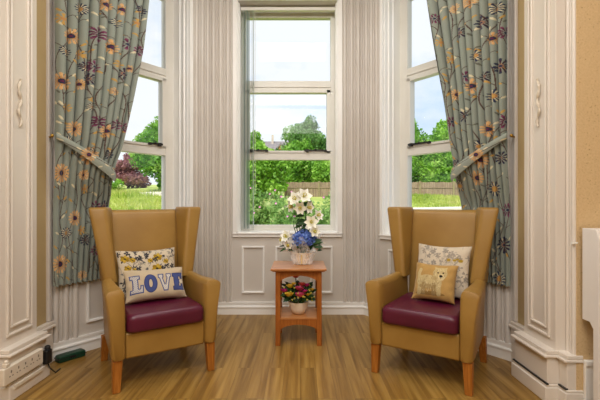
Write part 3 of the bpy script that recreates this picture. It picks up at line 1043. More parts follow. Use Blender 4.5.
def make_tieback(geo, hook, label):
    A, D, nrm, Lr, W, zz = geo
    root = empty('curtain_tieback', tuple(hook), 0, label, 'tieback', 'curtain tiebacks')
    hx, hy, hz = hook
    m = MB()
    N = 110
    top, bot = [], []
    we = float(np.interp(1.33, zz, W))
    rows = []
    pat_u = []
    for k in range(N + 1):
        t = k / N
        s = -0.01 + t * (we + 0.012)
        z = hz - (hz - 1.325) * (0.85 * t + 0.15 * t * t)
        o = 0.052 + 0.012 * math.sin(PI * min(1, t * 1.05)) - 0.30 * max(0, t - .93)
        half = 0.020 + 0.030 * t
        half *= min(1, .5 + (1 - t) * 14)
        c = A + D * s + nrm * o
        rows.append((c, z, half))
    secs = []
    for c, z, half in rows:
        sec = []
        n3 = np.array([nrm[0], nrm[1]])
        for q in range(26):
            a = -1 + q * 2 / 25
            bul = 0.008 * (1 - a * a)
            sec.append((c[0] + n3[0] * bul - hx, c[1] + n3[1] * bul - hy, z + a * half - hz))
        for q in range(26):
            a = 1 - q * 2 / 25
            sec.append((c[0] - n3[0] * 0.004 - hx, c[1] - n3[1] * 0.004 - hy, z + a * half - hz))
        secs.append(sec)
    m.loft(secs)
    band = m.build('band', M['cushion'], root, smooth=True)
    # printed like the curtain
    co = np.array([v.co[:] for v in band.data.vertices])
    cv = Canvas(np.hypot(co[:, 0], co[:, 1]), co[:, 2], lin(148, 154, 143))
    cv.line([(0, 0.0), (.15, -.08), (.3, -.15), (.5, -.25)], .004, BROWN)
    flower(cv, .22, -.115, .05, 'o')
    flower(cv, .40, -.20, .028, 's')
    for k in range(9):
        cv.ell(.07 + .045 * k, -.045 - .026 * k + .02 * (-1) ** k, .016, .005, CREAM, rot=-.5 + .8 * (k % 2))
    set_print(band.data, cv.c)
    m = MB()
    q = np.array([0.02, 0.0])
    sg = -1 if hx < 0 else 1
    m.tube([(sg * 0.044, 0.03, 0), (sg * 0.02, 0.01, 0), (0, -0.008, 0.0), (0, -0.014, 0.014)], 0.007, 8)
    m.ball((0, -0.012, 0.004), 0.012)
    m.build('hook', M['brass'], root, smooth=True)
    return root


make_tieback(geoL, (-1.712, 2.775, 1.585), 'sage cloth band holding back the curtain above the socket strip')
make_tieback(geoR, (2 * AX + 1.712, 2.775, 1.585), 'sage cloth band holding back the curtain nearest the radiator cover')


# ------------------------------------------------------------------ cushions
def make_cushion(name, w, h, t, paint, back, nx=230, ny=150):
    us = np.sin(np.linspace(-PI / 2, PI / 2, nx)) * .35 + np.linspace(-1, 1, nx) * .65
    vs = np.sin(np.linspace(-PI / 2, PI / 2, ny)) * .35 + np.linspace(-1, 1, ny) * .65
    Ug, Vg = np.meshgrid(us, vs)
    px = Ug * (1 - 0.07 * (1 - Vg ** 2)) * w / 2
    pz = Vg * (1 - 0.09 * (1 - Ug ** 2)) * h / 2
    th = t / 2 * np.clip((1 - Ug ** 4) * (1 - Vg ** 4), 0, 1) ** 0.55
    wr = 0.006 * np.sin(Ug * 9 + Vg * 5) * np.abs(Ug * Vg) + 0.004 * np.sin(14 * Vg - 6 * Ug) * np.clip(np.abs(Ug) - .5, 0, 1)
    front = np.stack([px, -th + wr, pz + h / 2], -1)
    bk = np.stack([px, th * .9 + wr, pz + h / 2], -1)
    n = nx * ny
    idx = np.arange(n).reshape(ny, nx)
    q1 = np.stack([idx[:-1, :-1], idx[:-1, 1:], idx[1:, 1:], idx[1:, :-1]], -1).reshape(-1, 4)
    q2 = q1[:, ::-1] + n
    V = np.concatenate([front.reshape(-1, 3), bk.reshape(-1, 3)])
    me = bpy.data.meshes.new(name)
    me.from_pydata(V.tolist(), [], np.concatenate([q1, q2]).tolist())
    x = (Ug * w / 2).ravel()
    y = (Vg * h / 2).ravel()
    cv = Canvas(x, y, (1, 1, 1))
    paint(cv, w, h)
    cols = np.concatenate([cv.c, np.tile(np.array(back[:3]), (n, 1))])
    set_print(me, cols)
    bm = bmesh.new()
    bm.from_mesh(me)
    bmesh.ops.remove_doubles(bm, verts=bm.verts, dist=1e-5)
    bm.to_mesh(me)
    bm.free()
    me.polygons.foreach_set('use_smooth', [True] * len(me.polygons))
    me.materials.append(M['cushion'])
    o = bpy.data.objects.new(name, me)
    COL.objects.link(o)
    return o


LIN = lin(214, 198, 172)


def paint_floral(seed, must, dens, pale=0.0):
    def f(cv, w, h):
        rng = np.random.default_rng(seed)
        cv.c[:] = np.array(lin(208, 194, 170)[:3])
        for i in range(dens):
            x, y = rng.uniform(-w / 2, w / 2), rng.uniform(-h / 2, h / 2)
            g = rng.choice([lin(60, 58, 60), lin(90, 88, 92), lin(140, 134, 126)][0:3].__len__())
            c = [lin(56, 54, 58), lin(96, 92, 92), lin(150, 142, 130)][g]
            x1, y1 = x + rng.normal(0, .02), y + rng.uniform(.02, .06)
            cv.line([(x, y), ((x + x1) / 2 + .006, (y + y1) / 2), (x1, y1)], 0.0028, c)
            for k in range(4):
                a = rng.uniform(0, 2 * PI)
                cv.ell(x1 + .012 * math.cos(a), y1 + .012 * math.sin(a), .0042, .010, c, rot=a + PI / 2)
        for (fx, fy, r) in must:
            x, y = fx * w / 2, fy * h / 2
            for k in range(6):
                a = k * PI / 3 + .3
                cv.ell(x + r * .6 * math.cos(a), y + r * .5 * math.sin(a), r * .45, r * .36, [lin(176, 142, 30), lin(196, 164, 58), lin(150, 118, 22)][k % 3], rot=a)
            cv.ell(x, y, r * .25, r * .2, lin(60, 50, 30))
        for i in range(dens // 4):
            x, y = rng.uniform(-w / 2, w / 2), rng.uniform(-h / 2, h / 2)
            for k in range(5):
                a = k * 2 * PI / 5 + rng.uniform(0, 1)
                cv.ell(x + .011 * math.cos(a), y + .011 * math.sin(a), .009, .006, lin(50, 50, 58), rot=a)
        cv.c = cv.c * (1 - pale) + np.array(lin(220, 206, 186)[:3]) * pale
        for (fx, fy, r) in must if pale else []:
            cv.ell(fx * w / 2, fy * h / 2, r * .9, r * .55, lin(170, 140, 40))
    return f


def paint_love(cv, w, h):
    cv.c[:] = np.array(lin(196, 178, 150)[:3])
    BLU, PALE = lin(66, 78, 132), lin(196, 196, 196)
    H = 0.130
    y0 = -0.070

    def letter(polys, x, fill, edge, hole=None, dots=None):
        e = 0.007
        for P in polys:
            cx = sum(p[0] for p in P) / len(P)
            cy = sum(p[1] for p in P) / len(P)
        before = cv.c.copy()
        tmp = Canvas(cv.x, cv.y, (0, 0, 0))
        for P in polys:
            tmp.poly([(x + px, y0 + py * H) for px, py in P], (1, 1, 1))
        if hole:
            tmp.ell(x + hole[0], y0 + hole[1] * H, hole[2], hole[3], (0, 0, 0))
        mask = tmp.c[:, 0] > .5
        # outline = mask minus eroded mask, eroded by testing shifted copies
        inner = mask.copy()
        for a in range(8):
            t2 = Canvas(cv.x + e * math.cos(a * PI / 4), cv.y + e * math.sin(a * PI / 4), (0, 0, 0))
            for P in polys:
                t2.poly([(x + px, y0 + py * H) for px, py in P], (1, 1, 1))
            if hole:
                t2.ell(x + hole[0], y0 + hole[1] * H, hole[2], hole[3], (0, 0, 0))
            inner &= t2.c[:, 0] > .5
        cv.put(mask, edge)
        cv.put(inner, fill)
        if dots:
            pat = (np.sin(cv.x * 420) * np.sin(cv.y * 420)) > .35
            cv.put(inner & pat, dots)
    # L
    letter([[(0, 0), (0.088, 0), (0.088, .45), (0.066, .45), (0.064, .26), (0.054, .26), (0.054, .76), (0.068, .76), (0.068, 1), (0, 1), (0, .76), (0.014, .76), (0.014, .24), (0, .24)]], -0.183, lin(200, 194, 184), BLU, dots=lin(120, 128, 160))
    ov = [(0.045 + 0.047 * math.cos(a * PI / 12), .5 + .53 * math.sin(a * PI / 12)) for a in range(24)]
    letter([ov], -0.090, BLU, lin(50, 60, 112), hole=(0.045, .5, .012, .030))
    letter([[(0, 1), (0, .76), (0.008, .76), (0.032, 0), (0.064, 0), (0.088, .76), (0.096, .76), (0.096, 1), (0.056, 1), (0.056, .76), (0.062, .76), (0.048, .36), (0.034, .76), (0.040, .76), (0.040, 1)]], 0.008, lin(214, 206, 192), BLU, dots=lin(160, 166, 186))
    letter([[(0, 0), (0.082, 0), (0.082, .38), (0.064, .38), (0.060, .24), (0.050, .24), (0.050, .38), (0.060, .38), (0.060, .62), (0.050, .62), (0.050, .76), (0.060, .76), (0.064, .64), (0.082, .64), (0.082, 1), (0, 1), (0, .76), (0.010, .76), (0.010, .24), (0, .24)]], 0.109, BLU, lin(48, 58, 110))
    for k in range(5):
        cv.ell(0.178 + .009 * math.cos(k * 1.257), y0 + .5 * H + .009 * math.sin(k * 1.257), .007, .005, lin(222, 210, 186), rot=k * 1.257)


def paint_dog(cv, w, h):
    rng = np.random.default_rng(4)
    g = np.array(lin(184, 146, 84)[:3])
    cv.c[:] = g
    n = np.sin(cv.x * 60 + 2 * np.sin(cv.y * 40)) * np.sin(cv.y * 50 + 2 * np.sin(cv.x * 33))
    cv.c *= (1 + 0.05 * n)[:, None]
    cv.x = (cv.x + .004) / 1.12
    cv.y = (cv.y - .004) / 1.12
    F, S_, D_ = lin(206, 184, 132), lin(168, 140, 90), lin(110, 84, 48)
    bgc = cv.c.copy()
    # shadow under the dog
    cv.ell(-.01, -.088, .09, .012, lin(150, 112, 58), a=.7)
    # tail, body, legs
    cv.line([(-.085, .0), (-.092, .035), (-.082, .062)], .022, F)
    cv.ell(-.03, -.012, .072, .044, F)
    cv.ell(.02, -.02, .04, .05, F)
    for x in (-.078, -.052, .012, .042):
        cv.line([(x, -.03), (x + .002, -.088)], .026, F if x in (-.078, .042) else S_)
    cv.ell(-.03, -.045, .05, .016, S_, a=.8)
    # head
    cv.ell(.042, .045, .044, .042, F)
    cv.poly([(.008, .066), (.006, .094), (.030, .082)], F)
    cv.poly([(.054, .082), (.080, .092), (.078, .062)], F)
    cv.ell(.048, .022, .026, .022, lin(226, 206, 156))
    # fur strokes
    for i in range(150):
        a = rng.uniform(0, 2 * PI)
        q = rng.uniform(0, 1) ** .5
        if i % 3:
            x, y = -.02 + .075 * q * math.cos(a), -.02 + .05 * q * math.sin(a)
        else:
            x, y = .042 + .04 * q * math.cos(a), .045 + .04 * q * math.sin(a)
        cv.line([(x, y), (x + rng.normal(0, .004), y - .012)], .0026, rng.random() < .5 and S_ or lin(232, 214, 168), a=.7)
    dogm = np.abs(cv.c - bgc).sum(1) > .02
    fur = 0.84 + 0.10 * np.sin(cv.x * 300 + 4 * np.sin(cv.y * 90)) * np.sin(cv.y * 230 + 3 * np.sin(cv.x * 120)) + 1.2 * np.clip(cv.y + .02, -.08, .09)
    cv.c[dogm] *= fur[dogm][:, None]
    cv.ell(.012, .012, .022, .014, S_, a=.5)
    cv.ell(.030, .050, .0055, .006, D_)
    cv.ell(.062, .050, .0055, .006, D_)
    cv.ell(.030, .050, .003, .0035, lin(24, 20, 18))
    cv.ell(.062, .050, .003, .0035, lin(24, 20, 18))
    cv.ell(.050, .028, .010, .0085, lin(30, 26, 24))
    cv.line([(.050, .02), (.050, .010)], .003, D_)


def seat_cushion_at(o, chair, u, v, z, tilt, yaw=0.0, roll=0.0):
    mw = Matrix.Translation(chair.location) @ Matrix.Rotation(chair.rotation_euler.z, 4, 'Z') @ Matrix.Translation((u, v, z)) @ Matrix.Rotation(yaw, 4, 'Z') @ Matrix.Rotation(-tilt, 4, 'X') @ Matrix.Rotation(roll, 4, 'Y')
    o.matrix_world = mw


o = make_cushion('floral_cushion', 0.415, 0.34, 0.10, paint_floral(3, [(-.78, .62, .03), (-.72, .2, .026), (-.55, .55, .022), (.32, .62, .035), (.28, .1, .04), (-.5, .1, .02), (.62, .4, .022), (.05, .5, .02)], 90), LIN)
seat_cushion_at(o, chairL, -0.018, 0.38, 0.462, math.radians(16), 0.02)
tag(o, 'cream cushion with mustard and black flowers behind the LOVE cushion', 'cushion', 'scatter cushions on the armchairs')
o = make_cushion('lettered_cushion', 0.405, 0.226, 0.11, paint_love, LIN, 300, 180)
seat_cushion_at(o, chairL, -0.006, 0.215, 0.464, math.radians(27), 0.03, 0.02)
tag(o, 'linen oblong cushion with LOVE in large blue letters', 'cushion', 'scatter cushions on the armchairs')
o = make_cushion('floral_cushion', 0.375, 0.375, 0.10, paint_floral(8, [(.28, .42, .016), (.5, .42, .014), (.72, .40, .018), (.6, .46, .012)], 85, 0.42), LIN)
seat_cushion_at(o, chairR, 0.036, 0.38, 0.462, math.radians(16), -0.02, 0.0)
tag(o, 'square cream cushion with grey leaf sprigs behind the dog cushion', 'cushion', 'scatter cushions on the armchairs')
o = make_cushion('dog_cushion', 0.285, 0.262, 0.10, paint_dog, lin(184, 146, 84), 220, 200)
seat_cushion_at(o, chairR, 0.022, 0.23, 0.464, math.radians(24), -0.02, 0.0)
tag(o, 'small gold cushion printed with a fluffy white terrier', 'cushion', 'scatter cushions on the armchairs')


# ------------------------------------------------------------------ side table
TX, TY = -0.011, 3.31
table = empty('side_table', (TX, TY, 0), 0, 'cherry wood side table with lower shelf between the armchairs', 'side table')
m = MB()
m.box(-0.218, 0.218, -0.215, 0.215, 0.595, 0.613)
m.box(-0.205, 0.205, -0.20, 0.20, 0.585, 0.596)
m.build('table_top', M['tabletop'], table, bevel=0.005, bseg=3)
for sx in (-1, 1):
    for sy in (-1, 1):
        m = MB()
        m.box(sx * 0.163 - 0.019, sx * 0.163 + 0.019, sy * 0.155 - 0.018, sy * 0.155 + 0.018, 0, 0.585)
        m.build('leg', M['tablewood'], table, bevel=0.004)


def arch_apron(z0, z1, rise, y0, y1, axis='x', half=0.144):
    m = MB()
    n = 16
    pts = [(-half, z1), (half, z1)] + [(half - 2 * half * k / n, z0 + rise * (1 - ((2 * k / n - 1) ** 2)) ** 0.7) for k in range(n + 1)]
    # strips so the arch stays a clean surface
    for k in range(n):
        xa, xb = -half + 2 * half * k / n, -half + 2 * half * (k + 1) / n
        za = z0 + rise * max(0, 1 - (2 * k / n - 1) ** 2) ** 0.7
        zb = z0 + rise * max(0, 1 - (2 * (k + 1) / n - 1) ** 2) ** 0.7
        if axis == 'x':
            vs = [(xa, y0, za), (xb, y0, zb), (xb, y0, z1), (xa, y0, z1), (xa, y1, za), (xb, y1, zb), (xb, y1, z1), (xa, y1, z1)]
        else:
            vs = [(y0, xa, za), (y0, xb, zb), (y0, xb, z1), (y0, xa, z1), (y1, xa, za), (y1, xb, zb), (y1, xb, z1), (y1, xa, z1)]
        m.add(vs, [(0, 1, 2, 3), (4, 7, 6, 5), (0, 4, 5, 1), (1, 5, 6, 2), (2, 6, 7, 3), (3, 7, 4, 0)])
    return m


for y0 in (-0.165, 0.147):
    arch_apron(0.505, 0.586, 0.045, y0, y0 + 0.018).build('apron', M['tablewood'], table)
    arch_apron(0.125, 0.208, 0.04, y0, y0 + 0.018).build('lower_apron', M['tablewood'], table)
for x0 in (-0.172, 0.154):
    arch_apron(0.505, 0.586, 0.045, x0, x0 + 0.018, 'y', 0.137).build('apron', M['tablewood'], table)
m = MB()
m.box(-0.142, 0.142, -0.170, 0.170, 0.208, 0.222)
m.box(-0.18, -0.142, -0.135, 0.135, 0.208, 0.222)
m.box(0.142, 0.18, -0.135, 0.135, 0.208, 0.222)
m.build('shelf', M['tabletop'], table)


# ------------------------------------------------------------------ flowers
def petal(mb, c, dirv, up, l, w, curl=0.3, cup=0.15, n=5):
    """a single petal growing from c along dirv, bending toward up"""
    d = Vector(dirv).normalized()
    u = Vector(up)
    u = (u - d * u.dot(d)).normalized()
    s = d.cross(u)
    rows = []
    for k in range(n + 1):
        t = k / n
        wd = w * (math.sin(PI * (0.12 + 0.86 * t)) ** 0.8) * (0.6 + .6 * t if t < .6 else 1.0)
        p = Vector(c) + d * (l * t * (1 - .25 * abs(curl) * t)) + u * (l * curl * t * t)
        rows.append([p - s * wd / 2 + u * cup * wd, p, p + s * wd / 2 + u * cup * wd])
    vs = [tuple(p) for r in rows for p in r]
    fs = []
    for k in range(n):
        for j in range(2):
            fs.append((k * 3 + j, k * 3 + j + 1, (k + 1) * 3 + j + 1, (k + 1) * 3 + j))
    mb.add(vs, fs)


def lily(parent, c, face, size, seed):
    rng = random.Random(seed)
    f = Vector(face).normalized()
    a = f.cross(Vector((0, 0, 1)))
    if a.length < .1:
        a = f.cross(Vector((0, 1, 0)))
    a.normalize()
    b = f.cross(a)
    m = MB()
    for k in range(6):
        an = k * PI / 3 + rng.uniform(-.15, .15)
        rad = a * math.cos(an) + b * math.sin(an)
        petal(m, Vector(c), rad * 0.75 + f * 0.9, f * -1.0 + rad, size, size * (.74 if k % 2 else .62), curl=.32, cup=-.14)
    lo = m.build('lily_bloom', M['lily'], parent, smooth=True, recalc=False)
    m = MB()
    for k in range(6):
        an = k * PI / 3 + .4
        rad = a * math.cos(an) + b * math.sin(an)
        tip = Vector(c) + f * size * .62 + rad * size * .17
        m.tube([Vector(c) + f * .004, (Vector(c) + tip) / 2 + rad * .004, tip], 0.0018, 5)
        m.ball(tip, 0.005, 6, 4)
    m.build('stamens', M['stamen'], lo, smooth=True)


def rose(parent, c, size, mat, seed, name='rose_bloom'):
    rng = random.Random(seed)
    m = MB()
    layers = [(3, .28, 1.0, .9), (4, .5, .75, .8), (5, .75, .45, .6), (6, 1.0, .15, .45)]
    for n, rr, lift, cup in layers:
        off = rng.uniform(0, 6)
        for k in range(n):
            an = off + k * 2 * PI / n
            rad = Vector((math.cos(an), math.sin(an), 0))
            base = Vector(c) + rad * size * rr * .35 + Vector((0, 0, -size * .25))
            petal(m, base, rad * (rr * .75) + Vector((0, 0, .35 + lift * .75)), -rad, size * (.75 + .25 * rr), size * (.75 + .35 * rr), curl=.18, cup=.22, n=4)
    m.ball((c[0], c[1], c[2] + size * .05), (size * .3, size * .3, size * .4), 8, 5)
    return m.build(name, mat, parent, smooth=True, recalc=False)


def leaves(parent, lst, mat, name='foliage'):
    m = MB()
    for c, d, up, l, w in lst:
        petal(m, c, d, up, l, w, curl=-.25, cup=.12)
    return m.build(name, mat, parent, smooth=True, recalc=False)


# upper arrangement
AXx, AYy, AZz = 0.022, 3.33, 0.614
arr = empty('flower_arrangement', (AXx, AYy, AZz), 0, 'blue hydrangea and white lily arrangement in cellophane on the side table', 'flowers')
m = MB()
m.lathe([(0.045, 0), (0.056, 0.004), (0.068, 0.05), (0.072, 0.095), (0.075, 0.10), (0.068, 0.10), (0.060, 0.07)], seg=28)
pot_ = m.build('pot', M['pot'], arr, smooth=True)
m = MB()
m.box(-0.014, -0.004, -0.0745, -0.066, 0.012, 0.085)
m.build('ribbon', pbr('gold_ribbon', lin(214, 190, 130), lin(232, 212, 160), scale=30, rough=0.4), pot_, bevel=0.002)
# cellophane: ragged flaring cone
m = MB()
rng = random.Random(5)
seg = 40
secs = []
for j, (r, z) in enumerate(((0.074, 0.002), (0.080, 0.05), (0.088, 0.10), (0.115, 0.145), (0.150, 0.18))):
    sec = []
    for i in range(seg):
        an = 2 * PI * i / seg
        jit = (0.010 + 0.035 * (j / 4) ** 2) * math.sin(i * 2.7 + j) + rng.uniform(-.006, .006) * j
        zz = z + (0.05 * math.sin(an * 3 + 1) + 0.03 * math.sin(an * 7)) * (j / 4) ** 2
        sec.append(((r + jit) * math.cos(an), (r + jit) * math.sin(an) * .8, zz))
    secs.append(sec)
m.loft(secs, cap=False)
m.build('cellophane_wrap', M['film'], arr, smooth=False, recalc=False)
# hydrangea heads made of small florets
for hi, (hx, hy, hz, hr) in enumerate(((-0.018, -0.045, 0.205, 0.072), (0.052, -0.02, 0.20, 0.062), (0.012, 0.0, 0.235, 0.055))):
    m = MB()
    rng = random.Random(hi + 20)
    for k in range(75):
        th = math.acos(1 - 1.6 * rng.random())
        an = rng.uniform(0, 2 * PI)
        nn = Vector((math.sin(th) * math.cos(an), math.sin(th) * math.sin(an), math.cos(th)))
        c = Vector((hx, hy, hz)) + nn * hr * rng.uniform(.86, 1.02)
        a = nn.orthogonal().normalized()
        b = nn.cross(a)
        ro = rng.uniform(0, PI)
        for q in range(4):
            rad = a * math.cos(ro + q * PI / 2) + b * math.sin(ro + q * PI / 2)
            petal(m, c, rad + nn * .25, nn, 0.017, 0.017, curl=.1, cup=.1, n=2)
    m.ball((hx, hy, hz), hr * .8, 10, 6)
    m.build('hydrangea_bloom', M['blue'], arr, recalc=False)
lil = [((-0.055, -0.01, 0.535), (-.35, -1, .35), .10), ((0.005, -0.02, 0.555), (.35, -1, .5), .105), ((-0.018, -0.05, 0.475), (-.1, -1, -.25), .09), ((0.035, -.03, .47), (.8, -.8, .0), .085), ((-0.075, 0.0, 0.48), (-.9, -.6, -.1), .085),
       ((0.068, -0.05, 0.345), (.1, -1, .25), .095), ((0.115, -.02, .40), (.7, -.8, .4), .08), ((0.088, -.07, .275), (.4, -1, .1), .075), ((-0.125, -.05, 0.225), (-.6, -.8, .5), .085), ((-0.155, -.02, 0.20), (-.9, -.5, .1), .07), ((-.11, -.06, .17), (-.4, -1, -.2), .06)]
for i, (c, f, s) in enumerate(lil):
    lily(arr, c, f, s * .78, i)
for c, f, s in lil:
    m = MB()
    p0 = Vector((c[0] * .15, c[1] * .2, 0.09))
    p2 = Vector(c)
    m.tube([p0, (p0 + p2) / 2 + Vector((-.012 + c[0] * .25, 0.01, 0.03)), p2 - Vector(f).normalized() * .01, p2], 0.0035, 6)
    m.build('stem', M['stem'], arr, smooth=True)
rng = random.Random(9)
lv = []
for k in range(34):
    t = rng.uniform(.22, .53)
    an = rng.uniform(0, 2 * PI)
    lv.append(((rng.uniform(-.02, .06), rng.uniform(-.03, .02), t), (math.cos(an), math.sin(an) - .4, rng.uniform(-.5, .4)), (rng.uniform(-.4, .4), -1, .5), rng.uniform(.05, .085), .030))
for k in range(14):
    an = rng.uniform(0, 2 * PI)
    lv.append(((.04 * math.cos(an), .03 * math.sin(an), .13), (math.cos(an), math.sin(an), rng.uniform(-.1, .7)), (0, -1, .7), rng.uniform(.10, .15), .036))
lv += [((-.09, -.04, .16), (-.9, -.3, -.35), (0, -1, .6), .12, .02), ((-.08, -.03, .17), (-1, 0, -.1), (0, -1, .6), .13, .018), ((.06, -.05, .17), (.9, -.4, .5), (0, -1, .6), .11, .05), ((.07, -.05, .16), (1, -.5, 0), (0, -1, .6), .1, .05)]
leaves(arr, lv, M['leaf_in'])

# lower arrangement
low = empty('rose_arrangement', (-0.012, 3.27, 0.2225), 0, 'pink rose and yellow flower arrangement in white bowl on the table shelf', 'flowers')
low.scale = (1.28, 1.28, 1.28)
m = MB()
m.lathe([(0.030, 0), (0.042, 0.004), (0.056, 0.035), (0.064, 0.072), (0.066, 0.078), (0.058, 0.076), (0.05, 0.05)], seg=26)
m.build('bowl', M['pot'], low, smooth=True)
spots = [((0.008, -.055, .165), .032, 'pinkrose'), ((0.012, -.075, .130), .034, 'pinkrose'), ((-0.018, -.02, .235), .026, 'coralrose'), ((0.022, -.045, .19), .024, 'coralrose'), ((-0.052, -.055, .18), .026, 'yellow'), ((-0.058, -.075, .132), .03, 'yellow'),
         ((-0.088, -.045, .15), .026, 'magenta'), ((0.052, -.04, .185), .020, 'magenta'), ((0.06, -.06, .13), .02, 'yellow'), ((-0.03, -.07, .20), .016, 'yellow'), ((0.085, -.03, .155), .016, 'yellow'), ((.04, -.075, .155), .016, 'magenta')]
for i, (c, s, mt) in enumerate(spots):
    o = rose(low, c, s, M[mt], i)
    o['label'] = {'pinkrose': 'pink rose bloom', 'coralrose': 'coral red bloom', 'yellow': 'yellow bloom', 'magenta': 'magenta bloom'}[mt]
rng = random.Random(19)
lv = []
for k in range(85):
    an = rng.uniform(0, 2 * PI)
    r0 = rng.uniform(.0, .06)
    el = rng.uniform(-.35, 1.2)
    lv.append(((r0 * math.cos(an), r0 * math.sin(an) * .8, rng.uniform(.085, .155)), (math.cos(an), math.sin(an) * .85, el), (0, -.8, .8), rng.uniform(.055, .095), rng.uniform(.02, .034)))
leaves(low, lv, M['leaf_in'])
for k in range(30):
    m = MB()
    an = rng.uniform(0, 2 * PI)
    r = rng.uniform(.07, .115)
    m.ball((r * math.cos(an), -abs(r * math.sin(an)) * .9, rng.uniform(.09, .19)), .006, 6, 4)
    m.build('filler_bloom', M['stamen'], low, smooth=True)
for c, s, mt in spots:
    m = MB()
    m.tube([(c[0] * .2, c[1] * .3, .06), (c[0] * .7, c[1] * .7, .1), (c[0], c[1], c[2] - s * .3)], .003, 5)
    m.build('stem', M['stem'], low)

# ------------------------------------------------------------------ vertical blind drawn to one side of the middle window
bl = empty('vertical_blind', (-0.612, 4.15, 3.11), 0, 'pale grey vertical blind drawn to the left of the middle window', 'blind')
m = MB()
m.box(0.0, 0.99, -0.02, 0.02, 0.0, 0.035)
m.build('head_rail', M['rail'], bl, bevel=0.003)
for k in range(7):
    m = MB()
    x = 0.020 + k * 0.0165 + (0.010 if k > 4 else 0)
    an = math.radians((92, 86, 94, 84, 90, 96, 88)[k])
    hx, hy = 0.042 * math.cos(an), 0.042 * math.sin(an)
    n = 6
    vs = []
    for q in range(n + 1):
        t = -1 + 2 * q / n
        bow = 0.003 * (1 - t * t)
        vs += [(x + hx * t + bow, hy * t, -0.005), (x + hx * t + bow, hy * t, -2.255)]
    m.add(vs, [(2 * q, 2 * q + 1, 2 * q + 3, 2 * q + 2) for q in range(n)])
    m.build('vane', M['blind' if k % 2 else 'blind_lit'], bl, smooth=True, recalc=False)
m = MB()
m.tube([(0.150, -0.024, 0.0), (0.150, -0.024, -1.9)], 0.0022, 6)
m.build('cord', M['rail'], bl)

# ------------------------------------------------------------------ radiator cover
rc = empty('radiator_cover', (1.52, 2.1, 0), 0, 'white radiator cover with chamfered top against the tan wall', 'radiator cover')
W_ = 1.25
m = MB()   # end panel with the notch at the skirting
prof = [(0.055, 0.50), (0.055, 0.952), (0.055, 0.990), (-0.045, 0.990), (-0.065, 0.945), (-0.065, 0.0), (-0.025, 0.0), (-0.025, 0.47), (0.0, 0.50)]
n = len(prof)
m.add([(0.0, y, z) for y, z in prof] + [(0.02, y, z) for y, z in prof], [tuple(range(n)), tuple(range(n, 2 * n))[::-1]] + [(i, (i + 1) % n, n + (i + 1) % n, n + i) for i in range(n)])
m.build('end_panel', M['radiator'], rc, bevel=0.003)
m = MB()
pr2 = [(0.055, 0.968), (0.055, 0.990), (-0.045, 0.990), (-0.065, 0.945), (-0.045, 0.945), (-0.035, 0.968)]
n = len(pr2)
m.add([(0.02, y, z) for y, z in pr2] + [(W_, y, z) for y, z in pr2], [tuple(range(n)), tuple(range(n, 2 * n))[::-1]] + [(i, (i + 1) % n, n + (i + 1) % n, n + i) for i in range(n)])
m.build('top_panel', M['radiator'], rc, bevel=0.003)
m = MB()
m.box(0.02, W_, -0.065, -0.045, 0.0, 0.12)
m.box(0.02, W_, -0.065, -0.045, 0.82, 0.945)
m.box(0.02, 0.16, -0.065, -0.045, 0.12, 0.82)
m.box(W_ - .14, W_, -0.065, -0.045, 0.12, 0.82)
for k in range(30):
    x = 0.18 + k * 0.032
    m.box(x, x + 0.018, -0.060, -0.050, 0.12, 0.82)
m.build('front_panel', M['radiator'], rc)
# hook latch on the pilaster moulding
m = MB()
m.lathe([(0.010, 0), (0.010, 0.008)], (0, 0, -.004), 10)
m.tube([(0, 0, 0), (0, -0.012, 0.0), (0.012, -0.02, 0.004)], 0.004, 6)
o = m.build('latch_hook', M['rail'], loc=(1.492, 2.185, 0.905), smooth=True)
tag(o, 'small white hook on the moulding just above the radiator cover end', 'hook')

# ------------------------------------------------------------------ sockets and bits by the left plinth
ss = empty('socket_strip', (-1.65, 2.36, 0.16), 0, 'white multi-socket strip fixed along the plinth', 'socket strip')
m = MB()
m.box(0, 0.03, -0.17, 0.165, -0.045, 0.05)
body = m.build('strip_body', M['socket_white'], ss, bevel=0.006, bseg=3)
for k in range(5):
    y = -0.115 + k * 0.058
    m = MB()
    m.box(0.029, 0.0315, y - 0.004, y + 0.004, 0.012, 0.026)
    m.box(0.029, 0.0315, y - 0.016, y - 0.007, -0.008, -0.003)
    m.box(0.029, 0.0315, y + 0.007, y + 0.016, -0.008, -0.003)
    m.build('socket_outlet', M['socket_dark'], ss)
m = MB()
m.box(0, 0.026, -0.08, 0.17, -0.098, -0.074)
m.build('conduit', M['socket_white'], ss, bevel=0.003)
pl = empty('plug_adapter', (-1.647, 2.578, 0.145), 0, 'black plug adapter at the far end of the socket strip', 'plug')
m = MB()
soft = [(0.0, -0.045), (0.034, -0.04), (0.04, -0.01), (0.04, 0.035), (0.0, 0.04)]
m.box(0.0, 0.036, -0.026, 0.026, -0.055, 0.035)
m.lathe([(0.015, 0.0), (0.020, 0.015), (0.012, 0.03)], (0.02, 0.0, 0.033), 12)
m.build('plug_body', M['black'], pl, bevel=0.008, bseg=3, smooth=True)
m = MB()
m.tube([(0.02, 0.0, -0.05), (0.03, 0.01, -0.09), (0.04, 0.05, -0.135), (0.03, 0.12, -0.138)], 0.004, 6)
m.build('cable', M['black'], pl, smooth=True)
wp = empty('plug', (-1.635, 2.225, 0.2105), 0, 'small cream plug sitting on top of the socket strip', 'plug')
m = MB()
m.box(-0.013, 0.013, -0.016, 0.016, 0, 0.022)
m.lathe([(0.011, 0), (0.013, 0.01), (0.008, 0.018)], (0, 0, 0.02), 12)
m.build('plug_body', M['socket_white'], wp, bevel=0.004, smooth=True)
gc = empty('plastic_case', (-1.655, 2.885, 0), math.radians(54), 'dark green plastic case lying on the floor by the skirting', 'case')
m = MB()
soft_levels(m, lambda t: [(-0.095, -0.036), (0.095, -0.036), (0.095, 0.036), (-0.095, 0.036)], 0.001, 0.046, 0.012, mid=2, pr=0.02, rb=0.008)
m.build('case_body', M['green_plastic'], gc, smooth=True)
m = MB()
